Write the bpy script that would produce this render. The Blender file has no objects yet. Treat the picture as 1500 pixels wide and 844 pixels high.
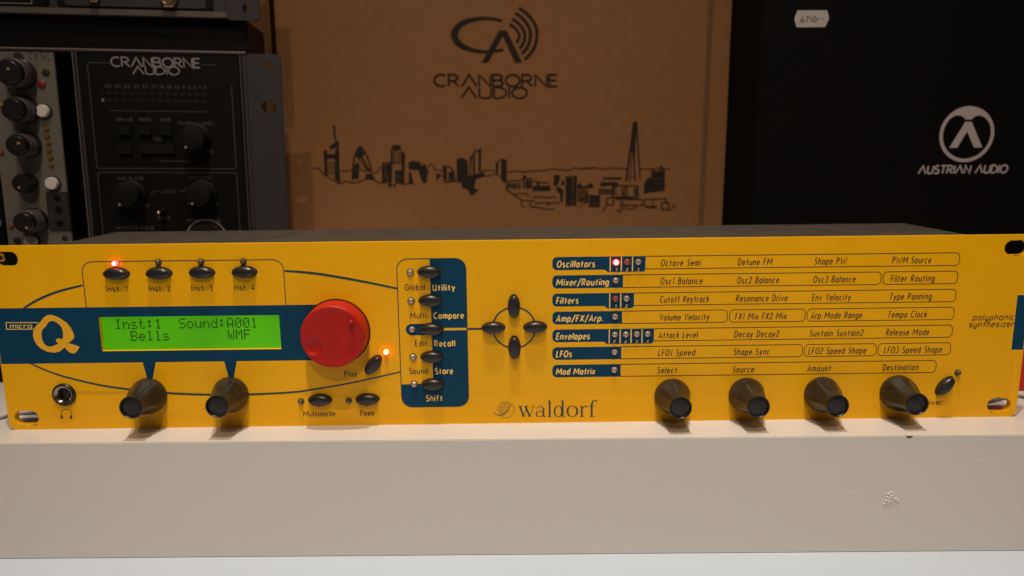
import bpy, bmesh, math, random
from mathutils import Vector, Matrix
from mathutils.geometry import tessellate_polygon
random.seed(4)
sc = bpy.context.scene
COL = sc.collection
MM = 0.001
PI = math.pi

# ------------------------------------------------------------------ camera
F_PX, RX, RY, RZ = 1091.55, -0.1822, 0.0101, -0.0088      # focal length in pixels of a 1500 px wide picture
CAM = Vector((-4.10, -339.85, 128.56))                     # mm
ROT = Matrix.Rotation(RZ, 3, 'Z') @ Matrix.Rotation(RX, 3, 'X') @ Matrix.Rotation(RY, 3, 'Y')
cd = bpy.data.cameras.new('camera'); cam = bpy.data.objects.new('camera', cd); COL.objects.link(cam)
right, fwd, up = ROT.col[0], ROT.col[1], ROT.col[2]
m3 = Matrix((right, up, -fwd)).transposed()
cam.matrix_world = Matrix.Translation(CAM * MM) @ m3.to_4x4()
cd.sensor_width = 36; cd.lens = 36 * F_PX / 1500
cd.clip_start = 0.01; cd.clip_end = 50
cd.dof.use_dof = True; cd.dof.focus_distance = 0.352; cd.dof.aperture_fstop = 7.2
sc.camera = cam

# ------------------------------------------------------------------ light
world = bpy.data.worlds.new('World'); sc.world = world; world.use_nodes = True
bg = world.node_tree.nodes['Background']
bg.inputs[0].default_value = (1.0, 0.80, 0.62, 1); bg.inputs[1].default_value = 0.035

def spot(name, pos, aim, watts, color, size, cone, blend=0.6):
    l = bpy.data.lights.new(name, 'SPOT'); l.energy = watts; l.color = color
    l.shadow_soft_size = size; l.spot_size = math.radians(cone); l.spot_blend = blend
    o = bpy.data.objects.new(name, l); COL.objects.link(o)
    o.location = Vector(pos) * MM
    o.rotation_euler = (Vector(aim) - Vector(pos)).to_track_quat('-Z', 'Y').to_euler()
    return o
spot('ceiling_spot_low', (-70, -1500, 1500), (10, -40, 0), 32, (1.0, 0.84, 0.63), 0.014, 38, 1.0)
spot('ceiling_spot_front', (-40, -740, 1750), (10, -60, 0), 63, (1.0, 0.84, 0.63), 0.014, 34, 1.0)
spot('ceiling_spot_above', (-25, -260, 1800), (10, -120, 0), 87, (1.0, 0.89, 0.74), 0.014, 28, 1.0)
spot('counter_fill_spot', (30, -520, 1500), (20, -260, -60), 9, (0.72, 0.88, 1.0), 0.06, 20, 1.0)  # added cool lamp that brightens only the countertop
al = bpy.data.lights.new('overhead_fill', 'AREA'); al.energy = 5; al.size = 1.6; al.color = (1.0, .80, .60)  # soft overhead fill added to lift the shadows, not a shop fitting
ao = bpy.data.objects.new('overhead_fill', al); COL.objects.link(ao); ao.location = (0.1, -1.7, 1.7)
ao.rotation_euler = (Vector((0, 0, 0)) - Vector(ao.location)).to_track_quat('-Z', 'Y').to_euler()
sc.view_settings.view_transform = 'Standard'; sc.view_settings.look = 'None'
sc.view_settings.gamma = 1; sc.view_settings.exposure = 0

# ------------------------------------------------------------------ materials
def mat(name, col, rough=0.5, metal=0.0, noise=0.0, nscale=300, bump=0.0, bscale=900, coat=0.0, emit=None, estr=0.0,
        rvar=0.0, spec=0.5, stretch=None):
    m = bpy.data.materials.new(name); m.use_nodes = True
    nt = m.node_tree; b = nt.nodes['Principled BSDF']
    b.inputs['Base Color'].default_value = (*col, 1); b.inputs['Roughness'].default_value = rough
    b.inputs['Metallic'].default_value = metal; b.inputs['Coat Weight'].default_value = coat
    b.inputs['Specular IOR Level'].default_value = spec
    if emit:
        b.inputs['Emission Color'].default_value = (*emit, 1); b.inputs['Emission Strength'].default_value = estr
    tc = nt.nodes.new('ShaderNodeTexCoord'); mp = nt.nodes.new('ShaderNodeMapping')
    nt.links.new(tc.outputs['Object'], mp.inputs[0])
    if stretch: mp.inputs['Scale'].default_value = stretch
    if noise or rvar:
        n = nt.nodes.new('ShaderNodeTexNoise'); n.inputs['Scale'].default_value = nscale; n.inputs['Detail'].default_value = 6
        nt.links.new(mp.outputs[0], n.inputs[0])
        if noise:
            r = nt.nodes.new('ShaderNodeMapRange'); r.inputs[1].default_value = .3; r.inputs[2].default_value = .7
            r.inputs[3].default_value = 1 - noise; r.inputs[4].default_value = 1 + noise
            nt.links.new(n.outputs[0], r.inputs[0])
            v = nt.nodes.new('ShaderNodeVectorMath'); v.operation = 'SCALE'; v.inputs[0].default_value = col
            nt.links.new(r.outputs[0], v.inputs['Scale']); nt.links.new(v.outputs[0], b.inputs['Base Color'])
        if rvar:
            r = nt.nodes.new('ShaderNodeMapRange'); r.inputs[1].default_value = .3; r.inputs[2].default_value = .7
            r.inputs[3].default_value = max(.02, rough - rvar); r.inputs[4].default_value = rough + rvar
            nt.links.new(n.outputs[0], r.inputs[0]); nt.links.new(r.outputs[0], b.inputs['Roughness'])
    if bump:
        n = nt.nodes.new('ShaderNodeTexNoise'); n.inputs['Scale'].default_value = bscale; n.inputs['Detail'].default_value = 3
        nt.links.new(mp.outputs[0], n.inputs[0])
        k = nt.nodes.new('ShaderNodeBump'); k.inputs['Strength'].default_value = bump; k.inputs['Distance'].default_value = 0.0002
        nt.links.new(n.outputs[0], k.inputs['Height']); nt.links.new(k.outputs[0], b.inputs['Normal'])
    return m
YEL = (0.80, 0.395, 0.001)
M = dict(
    yellow=mat('yellow_paint', YEL, .40, noise=.03, nscale=25, bump=.25, bscale=2500, rvar=.05, spec=.28),
    teal=mat('teal_print', (.001, .041, .094), .5, noise=.06, nscale=60, bump=.2, bscale=2500, spec=.2),
    pale=mat('pale_yellow_print', (.86, .56, .13), .5),
    yprint=mat('yellow_print', (.80, .40, .012), .5),
    ink=mat('dark_ink', (.022, .014, .012), .5),
    tealink=mat('teal_ink', (.012, .045, .055), .5),
    chassis=mat('charcoal_sheet_metal', (.053, .042, .034), .5, noise=.08, nscale=90, bump=.35, bscale=1400, rvar=.08),
    knob=mat('dusty_black_rubber', (.018, .0135, .0105), .33, noise=.5, nscale=170, bump=.35, bscale=700, rvar=.12),
    knobrim=mat('black_plastic', (.007, .006, .006), .35, noise=.3, nscale=300),
    knobcap=mat('worn_knob_cap', (.018, .013, .012), .5, noise=.8, nscale=420, rvar=.15),
    button=mat('black_button_plastic', (.020, .016, .015), .30, noise=.35, nscale=260, rvar=.1, bump=.1, bscale=900),
    red=mat('red_plastic', (.40, .009, .006), .42, spec=.3, noise=.05, nscale=120, bump=.12, bscale=1300, rvar=.06),
    hole=mat('dark_recess', (.006, .005, .005), .7),
    lens=mat('clear_diode_lens', (.46, .36, .31), .08, noise=.6, nscale=1300, coat=1.0, metal=.55, bump=.8, bscale=1500),
    lensdark=mat('smoked_diode_lens', (.10, .07, .055), .10, noise=.6, nscale=1300, coat=1.0, metal=.4, bump=.5, bscale=1500),
    lensred=mat('red_diode_lens', (.32, .07, .05), .10, noise=.5, nscale=1300, coat=1.0, metal=.3, bump=.6, bscale=1500),
    led=mat('lit_red_diode', (.8, .03, .02), .3, emit=(1, .04, .035), estr=8),
    ledcore=mat('lit_diode_core', (1, .6, .5), .3, emit=(1, .50, .44), estr=3),
    ledo=mat('lit_orange_diode', (.8, .1, .02), .3, emit=(1, .10, .015), estr=9),
    ledocore=mat('lit_orange_core', (1, .7, .5), .3, emit=(1, .62, .35), estr=5),
    chrome=mat('dark_nickel', (.30, .25, .21), .22, metal=1, noise=.3, nscale=300),
    lcdtext=mat('lcd_segment', (.006, .03, .004), .5, emit=(.008, .045, .0), estr=1.0),
    white=mat('gloss_white_laminate', (.582, .546, .528), .27, bump=.03, bscale=260, spec=.38),
    counter=mat('cool_white_laminate', (.465, .53, .63), .35, noise=.02, nscale=12),
    cable=mat('grey_cable', (.20, .19, .18), .5),
    cardboard=mat('kraft_cardboard', (.212, .096, .038), .85, noise=.045, nscale=140, bump=.5, bscale=700, spec=.2),
    cardcore=mat('cardboard_edge', (.12, .065, .03), .9, noise=.3, nscale=400),
    boxink=mat('black_box_ink', (.016, .011, .008), .8, spec=.2),
    blackbox=mat('matt_black_card', (.0034, .0030, .0033), .8, noise=.15, nscale=30, spec=.08),
    boxprint=mat('pale_grey_print', (.42, .36, .40), .6),
    sticker=mat('white_sticker', (.40, .36, .365), .6, noise=.05, nscale=300),
    steel=mat('grey_blue_steel', (.030, .027, .030), .45, noise=.06, nscale=80, bump=.2, bscale=1500, spec=.3),
    steeledge=mat('bare_aluminium_edge', (.20, .16, .14), .45, metal=.3),
    rackblack=mat('black_anodised_plate', (.0030, .0026, .0028), .5, noise=.15, nscale=100, spec=.15),
    rackline=mat('grey_panel_ink', (.032, .028, .030), .7),
    rackprint=mat('silver_panel_ink', (.17, .155, .165), .6),
    modplate=mat('grey_green_plate', (.115, .108, .094), .6, noise=.05, nscale=60, bump=.2, bscale=1200, spec=.25),
    modwhite=mat('white_button_cap', (.58, .51, .50), .4),
    modknob=mat('grey_knob_skirt', (.06, .05, .058), .45),
    modred=mat('red_panel_ink', (.20, .03, .02), .6),
    amber=mat('amber_diode', (.12, .075, .015), .3),
    tip=mat('dull_pointer_paint', (.28, .16, .06), .5),
    orange=mat('orange_panel', (.55, .24, .02), .5),
    brass=mat('brass_nut', (.45, .30, .18), .3, metal=1),
    warmtip=mat('polished_lever_tip', (.9, .55, .3), .25, metal=.6, emit=(1, .5, .2), estr=.0),
    redbox=mat('red_card', (.50, .012, .012), .5),
    wall=mat('black_wall', (.005, .005, .005), .9),
)
# backlit lcd: a little brighter towards its middle, as edge-lit displays are
def lcd_mat():
    m = bpy.data.materials.new('lcd_backlight'); m.use_nodes = True; nt = m.node_tree; b = nt.nodes['Principled BSDF']
    b.inputs['Base Color'].default_value = (.02, .08, .0, 1); b.inputs['Roughness'].default_value = .3
    tc = nt.nodes.new('ShaderNodeTexCoord'); n = nt.nodes.new('ShaderNodeTexNoise'); n.inputs['Scale'].default_value = 22; n.inputs['Detail'].default_value = 1
    nt.links.new(tc.outputs['Object'], n.inputs[0])
    r = nt.nodes.new('ShaderNodeMapRange'); r.inputs[1].default_value = .3; r.inputs[2].default_value = .7
    r.inputs[3].default_value = .78; r.inputs[4].default_value = 1.12
    nt.links.new(n.outputs[0], r.inputs[0]); nt.links.new(r.outputs[0], b.inputs['Emission Strength'])
    b.inputs['Emission Color'].default_value = (.055, .30, .0, 1)
    return m
M['lcd'] = lcd_mat()

# ------------------------------------------------------------------ frames: a plane that stands somewhere in the place
class Frame:
    def __init__(s, o, yaw=0, roll=0, lean=0):
        R = Matrix.Rotation(math.radians(yaw), 3, 'Z') @ Matrix.Rotation(math.radians(lean), 3, 'X') @ Matrix.Rotation(math.radians(roll), 3, 'Y')
        s.o = Vector(o); s.ex = R @ Vector((1, 0, 0)); s.ey = R @ Vector((0, 0, 1)); s.n = R @ Vector((0, -1, 0))
    def W(s, u, v, w=0): return s.o + s.ex * u + s.ey * v + s.n * w
    def M4(s, u, v, w=0, rot=0):
        m = Matrix((s.ex, s.ey, s.n)).transposed().to_4x4()
        return m, s.W(u, v, w)
    def P(s, px, py, w=0):          # where a sight line of the photograph meets this plane
        d = ROT @ Vector(((px - 750) / F_PX, 1, -(py - 422) / F_PX))
        q = s.o + s.n * w
        t = (q - CAM).dot(s.n) / d.dot(s.n)
        h = CAM + d * t - q
        return (h.dot(s.ex), h.dot(s.ey))
def sight(px, py, y):
    d = ROT @ Vector(((px - 750) / F_PX, 1, -(py - 422) / F_PX))
    return CAM + d * ((y - CAM.y) / d.y)
PF = Frame((0, 0, 0))               # the synthesizer's front
P = PF.P

ORIGIN = {}
def link(o, parent=None, org=None):
    COL.objects.link(o)
    if parent is not None: o.parent = parent; ORIGIN[o.name] = org if org is not None else ORIGIN[parent.name]
    else: ORIGIN[o.name] = org if org is not None else Vector((0, 0, 0))
    return o
def thing(name, label, cat, loc, group=None):
    o = bpy.data.objects.new(name, None); o.empty_display_size = .02
    link(o, None, Vector(loc)); o.location = Vector(loc) * MM
    o['label'] = label; o['category'] = cat
    if group: o['group'] = group
    return o
def mesh(name, verts, faces, mats, mi=None, smooth=None):
    me = bpy.data.meshes.new(name); me.from_pydata([tuple(v) for v in verts], [], faces)
    for m in (mats if isinstance(mats, (list, tuple)) else [mats]): me.materials.append(m)
    if mi: me.polygons.foreach_set('material_index', mi)
    if smooth is not None:
        me.polygons.foreach_set('use_smooth', [True] * len(me.polygons)); me.set_sharp_from_angle(angle=math.radians(smooth))
    me.update(); return me
def put(name, parent, frame, verts, faces, mats, mi=None, smooth=None):
    """verts are (u,v,w) in a frame, in mm"""
    org = ORIGIN[parent.name] if parent is not None else Vector((0, 0, 0))
    vs = [(frame.W(*v) - org) * MM for v in verts]
    o = bpy.data.objects.new(name, mesh(name, vs, faces, mats, mi, smooth))
    return link(o, parent)
JR = random.Random(3)
def inst(name, parent, me, frame, u, v, w=0, rot=0, scale=1):
    if name in ('button', 'arrow_button'): rot += JR.uniform(-.03, .03); u += JR.uniform(-.08, .08); v += JR.uniform(-.08, .08); scale = JR.uniform(.985, 1.015)
    m, p = frame.M4(u, v, w)
    o = bpy.data.objects.new(name, me)
    o.parent = parent
    link(o, parent, p)
    # parents of such pieces are never rotated
    o.matrix_basis = Matrix.Translation((p - ORIGIN[parent.name]) * MM) @ m @ Matrix.Rotation(rot, 4, 'Z') @ Matrix.Scale(scale, 4)
    return o
def local_mesh(name, verts, faces, mats, mi=None, smooth=40):
    return mesh(name, [Vector(v) * MM for v in verts], faces, mats, mi, smooth)

# ------------------------------------------------------------------ 2d shapes
def rrect(u0, v0, u1, v1, r, corners=(1, 1, 1, 1), n=7):
    """corners: bl, br, tr, tl"""
    out = []
    for (cx, cy, a, k) in ((u0, v0, 180, 0), (u1, v0, 270, 1), (u1, v1, 0, 2), (u0, v1, 90, 3)):
        if not corners[k]: out.append((cx, cy)); continue
        ox = cx + (r if k in (0, 3) else -r); oy = cy + (r if k in (0, 1) else -r)
        for i in range(n + 1):
            t = math.radians(a + 90 * i / n); out.append((ox + r * math.cos(t), oy + r * math.sin(t)))
    return out
def circ(u, v, r, n=32, ry=None):
    ry = ry or r
    return [(u + r * math.cos(2 * PI * i / n), v + ry * math.sin(2 * PI * i / n)) for i in range(n)]
def spline(pts, n=8, closed=False):
    out = []; L = len(pts)
    rng = range(L) if closed else range(L - 1)
    for i in rng:
        if closed: p = [pts[(i + k) % L] for k in (-1, 0, 1, 2)]
        else: p = [pts[max(i - 1, 0)], pts[i], pts[i + 1], pts[min(i + 2, L - 1)]]
        for j in range(n):
            t = j / n
            out.append(tuple(.5 * ((2 * p[1][k]) + (-p[0][k] + p[2][k]) * t + (2 * p[0][k] - 5 * p[1][k] + 4 * p[2][k] - p[3][k]) * t * t
                                   + (-p[0][k] + 3 * p[1][k] - 3 * p[2][k] + p[3][k]) * t ** 3) for k in range(len(pts[0]))))
    if not closed: out.append(tuple(pts[-1]))
    return out
def flat_data(polys, w):
    """outer loop + holes -> verts, faces facing +w"""
    loops = [[Vector((a, b, 0)) for a, b in p] for p in polys]
    tr = tessellate_polygon(loops); vs = [(v.x, v.y, w) for l in loops for v in l]; fs = []
    for t in tr:
        a, b, c = (Vector(vs[i]) for i in t)
        fs.append(tuple(t) if (b - a).cross(c - a).z > 0 else (t[0], t[2], t[1]))
    return vs, fs
def shape(name, parent, frame, polys, w0, w1=None, material=None, bev=0, smooth=None):
    """a flat print (w1 None) or a slab between w0 (back) and w1 (front), with holes"""
    if w1 is None:
        vs, fs = flat_data(polys, w0); return put(name, parent, frame, vs, fs, material)
    vs, fs = flat_data(polys, w1); n = len(vs)
    vs = vs + [(a, b, w0) for a, b, _ in vs]; fs2 = [tuple(reversed([i + n for i in f])) for f in fs]
    walls = []; k = 0
    for p in polys:
        m = len(p)
        area = sum(p[i][0] * p[(i + 1) % m][1] - p[(i + 1) % m][0] * p[i][1] for i in range(m))
        for i in range(m):
            a, b = k + i, k + (i + 1) % m
            q = (a, a + n, b + n, b)
            outer = (p is polys[0])
            if (area > 0) != outer: q = tuple(reversed(q))
            walls.append(q)
        k += m
    fs = fs + fs2 + walls
    if bev:
        bm = bmesh.new(); bv = [bm.verts.new(v) for v in vs]
        for f in fs:
            try: bm.faces.new([bv[i] for i in f])
            except ValueError: pass
        bm.normal_update()
        bmesh.ops.dissolve_limit(bm, angle_limit=.002, verts=bm.verts, edges=bm.edges)
        es = [e for e in bm.edges if len(e.link_faces) == 2 and e.calc_face_angle(0) > 1.0]
        bmesh.ops.bevel(bm, geom=es, offset=bev, segments=2, affect='EDGES', clamp_overlap=True)
        bm.verts.index_update()
        vs = [tuple(v.co) for v in bm.verts]; fs = [tuple(v.index for v in f.verts) for f in bm.faces]; bm.free()
        smooth = smooth or 35
    return put(name, parent, frame, vs, fs, material, smooth=smooth)
def box(name, parent, frame, u0, u1, v0, v1, w0, w1, material, bev=.4):
    return shape(name, parent, frame, [[(u0, v0), (u1, v0), (u1, v1), (u0, v1)]], w0, w1, material, bev)
def ribbon_data(pts, width, w, closed=False, base=0):
    n = len(pts); vs = []; fs = []
    for i in range(n):
        p = Vector(pts[i][:2])
        a = Vector(pts[i - 1][:2]) if (i > 0 or closed) else None
        b = Vector(pts[(i + 1) % n][:2]) if (i < n - 1 or closed) else None
        d1 = (p - a).normalized() if a is not None and (p - a).length > 1e-9 else None
        d2 = (b - p).normalized() if b is not None and (b - p).length > 1e-9 else None
        if d1 is None: d1 = d2
        if d2 is None: d2 = d1
        if d1 is None: d1 = d2 = Vector((1, 0))
        n1 = Vector((-d1.y, d1.x)); n2 = Vector((-d2.y, d2.x)); m = n1 + n2
        if m.length < .3: m = n1
        m.normalize(); k = 1 / max(.55, m.dot(n1))
        wd = (width[i] if isinstance(width, (list, tuple)) else width) / 2 * k
        vs += [(p.x + m.x * wd, p.y + m.y * wd, w), (p.x - m.x * wd, p.y - m.y * wd, w)]
    for i in range(n if closed else n - 1):
        j = (i + 1) % n; fs.append((base + 2 * i + 1, base + 2 * j + 1, base + 2 * j, base + 2 * i))
    return vs, fs
def ribbons(name, parent, frame, strokes, w, material):
    """strokes: (points, width, closed) each a hair above the last, so that none share a plane"""
    V = []; Fs = []
    for k, (pts, wd, cl) in enumerate(strokes):
        v, f = ribbon_data(pts, wd, w + (k % 9) * .0015, cl, len(V)); V += v; Fs += f
    return put(name, parent, frame, V, Fs, material)
def multi(name, parent, frame, polys, w, material):
    V = []; Fs = []
    for k, p in enumerate(polys):
        v, f = flat_data(p if isinstance(p[0][0], (tuple, list)) else [p], w + (k % 9) * .0015)
        b = len(V); V += v; Fs += [tuple(i + b for i in q) for q in f]
    return put(name, parent, frame, V, Fs, material)

# ------------------------------------------------------------------ lathe-like pieces, local axes u right, v up, w out
def lathe(prof, n=40, rfun=None, squash=1, power=2.0):
    """prof: (r, w, material index)"""
    vs = []; fs = []; mi = []
    for (r, w, *_) in prof:
        for i in range(n):
            t = 2 * PI * i / n; c, s = math.cos(t), math.sin(t)
            k = (abs(c) ** power + abs(s) ** power) ** (-1 / power)
            rr = r * k * (rfun(t, w) if rfun else 1)
            vs.append((rr * c, rr * s * squash, w))
    for j in range(len(prof) - 1):
        for i in range(n):
            k = (i + 1) % n
            fs.append((j * n + i, j * n + k, (j + 1) * n + k, (j + 1) * n + i)); mi.append(prof[j][2] if len(prof[j]) > 2 else 0)
    fs.append(tuple((len(prof) - 1) * n + i for i in range(n))); mi.append(prof[-1][2] if len(prof[-1]) > 2 else 0)
    return vs, fs, mi

# ------------------------------------------------------------------ stroke lettering
def build_font(ex=2.0):
    def arc(cx, cy, rx, ry, a0, a1, n=None):
        n = n or max(4, int(abs(a1 - a0) / 18)); out = []
        for i in range(n + 1):
            t = math.radians(a0 + (a1 - a0) * i / n); c, s = math.cos(t), math.sin(t)
            k = (abs(c) ** ex + abs(s) ** ex) ** (-1 / ex); out.append((cx + rx * c * k, cy + ry * s * k))
        return out
    G = {}; X = .66
    def g(ch, w, *st): G[ch] = (w, st)
    el = lambda: arc(.2, X / 2, .2, X / 2, 0, 360)
    g('a', .4, el(), [(.4, X), (.4, 0)]); g('b', .4, [(0, 1), (0, 0)], el()); g('c', .36, arc(.2, X / 2, .2, X / 2, 55, 305))
    g('d', .4, el(), [(.4, 1), (.4, 0)]); g('e', .4, [(.02, .35), (.39, .35)] + arc(.2, X / 2, .2, X / 2, 8, 310)[1:])
    g('f', .30, arc(.27, .8, .14, .2, 80, 180) + [(.13, 0)], [(0, .60), (.29, .60)])
    g('g', .4, el(), [(.4, X), (.4, -.08)] + arc(.2, -.08, .2, .18, 0, -150)[1:])
    g('h', .38, [(0, 1), (0, 0)], [(0, .3)] + arc(.19, .44, .19, .22, 170, 0) + [(.38, 0)])
    g('i', .02, [(.01, X), (.01, 0)], [(.01, .84), (.01, .98)]); g('l', .02, [(.01, 1), (.01, 0)])
    g('k', .34, [(0, 1), (0, 0)], [(.32, X), (.01, .28)], [(.12, .40), (.34, 0)])
    g('m', .6, [(0, X), (0, 0)], [(0, .3)] + arc(.15, .44, .15, .22, 170, 0) + [(.3, 0)], [(.3, .3)] + arc(.45, .44, .15, .22, 170, 0) + [(.6, 0)])
    g('n', .38, [(0, X), (0, 0)], [(0, .3)] + arc(.19, .44, .19, .22, 170, 0) + [(.38, 0)])
    g('o', .42, arc(.21, X / 2, .21, X / 2, 0, 360)); g('p', .4, [(0, X), (0, -.28)], el()); g('q', .4, [(.4, X), (.4, -.28)], el())
    g('r', .24, [(0, X), (0, 0)], [(0, .3)] + arc(.2, .40, .2, .26, 170, 70))
    g('s', .32, arc(.165, .49, .14, .165, 50, 240) + arc(.155, .17, .155, .17, 60, -140)) if ex == 2 else g('s', .36, [(.36, X), (.04, X), (0, X - .05), (0, .37), (.04, .34), (.32, .34), (.36, .3), (.36, .04), (.32, 0), (0, 0)])
    g('t', .30, [(.14, .90), (.14, 0)], [(0, .60), (.30, .60)]); g('u', .38, [(0, X)] + arc(.19, .22, .19, .22, 180, 350) , [(.38, X), (.38, 0)])
    g('v', .36, [(0, X), (.18, 0), (.36, X)]); g('w', .56, [(0, X), (.15, 0), (.28, .6), (.41, 0), (.56, X)])
    g('x', .34, [(0, X), (.34, 0)], [(.34, X), (0, 0)])
    if ex == 2: g('y', .36, [(0, X), (.18, .04)], [(.36, X), (.08, -.28)])
    else: g('y', .38, [(0, X)] + arc(.19, .22, .19, .22, 180, 350), [(.38, X), (.38, -.2), (.32, -.26), (.06, -.26)])
    g('z', .34, [(0, X), (.34, X), (0, 0), (.34, 0)])
    g('A', .5, [(0, 0), (.25, 1), (.5, 0)], [(.08, .3), (.42, .3)]); g('\u039b', .6, [(0, 0), (.3, 1), (.6, 0)])
    g('B', .42, [(0, 0), (0, 1), (.2, 1)] + arc(.2, .76, .17, .24, 80, -90) + [(0, .52)], [(.2, .52)] + arc(.2, .26, .21, .26, 80, -90) + [(0, 0)])
    g('C', .5, arc(.3, .5, .3, .5, 55, 305)); g('D', .48, [(0, 0), (0, 1), (.14, 1)] + arc(.14, .5, .34, .5, 85, -85) + [(.14, 0), (0, 0)])
    g('E', .34, [(.34, 1), (0, 1), (0, 0), (.34, 0)], [(0, .52), (.3, .52)]); g('F', .33, [(.33, 1), (0, 1), (0, 0)], [(0, .52), (.3, .52)])
    g('G', .54, arc(.3, .5, .3, .5, 50, 350) + [(.3, .48)]); g('I', .02, [(.01, 0), (.01, 1)])
    g('K', .42, [(0, 0), (0, 1)], [(.4, 1), (.02, .44)], [(.14, .58), (.42, 0)]); g('L', .32, [(0, 1), (0, 0), (.32, 0)])
    g('M', .84, [(0, 0), (.08, 1)], [(.08, 1), (.42, .28), (.76, 1)], [(.76, 1), (.84, 0)]); g('N', .48, [(0, 0), (0, 1), (.48, 0), (.48, 1)])
    g('O', .58, arc(.29, .5, .29, .5, 0, 360)); g('P', .4, [(0, 0), (0, 1), (.18, 1)] + arc(.18, .74, .2, .26, 80, -90) + [(0, .48)])
    g('R', .44, [(0, 0), (0, 1), (.18, 1)] + arc(.18, .74, .2, .26, 80, -90) + [(0, .48)], [(.18, .48), (.42, 0)])
    g('S', .38, arc(.2, .75, .17, .25, 45, 250) + arc(.19, .26, .19, .26, 70, -145)); g('T', .44, [(0, 1), (.44, 1)], [(.22, 1), (.22, 0)])
    g('U', .46, [(0, 1)] + arc(.23, .26, .23, .26, 180, 360) + [(.46, 1)]); g('V', .48, [(0, 1), (.24, 0), (.48, 1)])
    g('W', 1.0, [(0, 1), (.24, 0), (.5, .72), (.76, 0), (1.0, 1)]); g('X', .46, [(0, 1), (.46, 0)], [(.46, 1), (0, 0)])
    g('Y', .44, [(0, 1), (.22, .5), (.44, 1)], [(.22, .5), (.22, 0)])
    g('0', .4, arc(.2, .5, .2, .5, 0, 360)); g('1', .14, [(0, .82), (.12, 1), (.12, 0)])
    g('2', .36, arc(.18, .72, .18, .28, 165, -20) + [(0, 0), (.38, 0)]); g('3', .36, arc(.17, .76, .16, .24, 150, -80) + arc(.17, .27, .19, .27, 75, -150))
    g('4', .42, [(.32, 0), (.32, 1), (0, .28), (.42, .28)]); g('5', .36, [(.34, 1), (.06, 1), (.03, .55)] + arc(.17, .3, .19, .3, 110, -145))
    g('6', .4, arc(.2, .28, .2, .28, 0, 360), [(.02, .34), (.26, 1)]); g('7', .38, [(0, 1), (.38, 1), (.12, 0)])
    g('8', .38, arc(.19, .75, .16, .25, 0, 360), arc(.19, .26, .19, .26, 0, 360)); g('9', .4, arc(.2, .72, .2, .28, 0, 360), [(.38, .66), (.14, 0)])
    g('.', .04, [(.02, 0), (.02, .1)]); g('/', .36, [(0, -.18), (.36, 1.08)]); g('-', .2, [(0, .42), (.2, .42)]); g(' ', .2)
    return G
FONT = build_font(); SQ = build_font(5.0)
def lettering(name, parent, frame, s, u0, u1, v, cap, material, weight=.13, slant=0, w=.05, font=None, track=.17, dv=0):
    font = font or FONT
    tot = 0; xs = []
    for ch in s: xs.append(tot); tot += font[ch][0] + track
    tot -= track; k = (u1 - u0) / tot; st = []
    for ch, x in zip(s, xs):
        for line in font[ch][1]:
            pts = [(u0 + (x + a) * k + slant * b * cap, v + b * cap + dv * (x + a) / tot) for a, b in line]
            st.append((pts, weight * cap, False))
    return ribbons(name, parent, frame, st, w, material)

# ================================================================== THE SETTING
def slab(name, x0, x1, y0, y1, z0, z1, material, parent=None, yaw=0, bev=.6):
    fr = Frame((0, y0, 0), yaw=yaw)
    return box(name, parent, fr, x0, x1, z0, z1, -(y1 - y0), 0, material, bev)
o = slab('countertop', -1100, 1100, -520, 900, -87, -57, M['counter']); o['kind'] = 'structure'
o = slab('back_wall', -1200, 1200, 520, 560, -300, 1300, M['wall']); o['kind'] = 'structure'

# white display plinth that carries everything
pl = thing('display_plinth', 'low glossy white plinth that carries the yellow synthesizer, chipped on its front edge', 'plinth', (0, 0, -57))
RF = Frame((0, -20.3, 0), yaw=-.72)
box('plinth_body', pl, RF, -700, 700, -56.99, 0, -480, 0, M['white'], .35)
# chip in the front edge, a blister in the laminate and faint scratches
cu, cv = RF.P(1332, 638.5)
shape('edge_chip', pl, RF, [[(cu - 1.7, -.1), (cu - .9, -.9), (cu + .1, -1.3), (cu + 1.2, -.8), (cu + 1.8, -.1)]], -.2, .06, M['cardcore'])
bu, bv = RF.P(1302, 729)
V = []; Fc = []; MI = []
for i in range(46):
    a = random.gauss(0, 1.35); b = random.gauss(0, 2.0); r = random.uniform(.25, .8)
    v, f, mi = lathe([(r * math.cos(t * PI / 16), r * .75 * math.sin(t * PI / 16) - .02) for t in range(8)], 12)
    k = len(V); V += [(x + bu + a, y * random.uniform(.9, 1.1) + bv + b, z) for x, y, z in v]; Fc += [tuple(t + k for t in q) for q in f]
put('blister', pl, RF, V, Fc, mat('wet_gloss_laminate', (.62, .58, .56), .12, coat=1), smooth=50)
sa, sb = RF.P(1210, 730), RF.P(1262, 716)
SCR = mat('pale_scratch', (.70, .68, .665), .5)
ribbons('scratch', pl, RF, [([sa, sb], [.05, .2], False)], .02, SCR)
ribbons('scratch', pl, RF, [([RF.P(1385, 690), RF.P(1430, 676), RF.P(1492, 664)], [.05, .13, .05], False)], .02, SCR)

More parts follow.
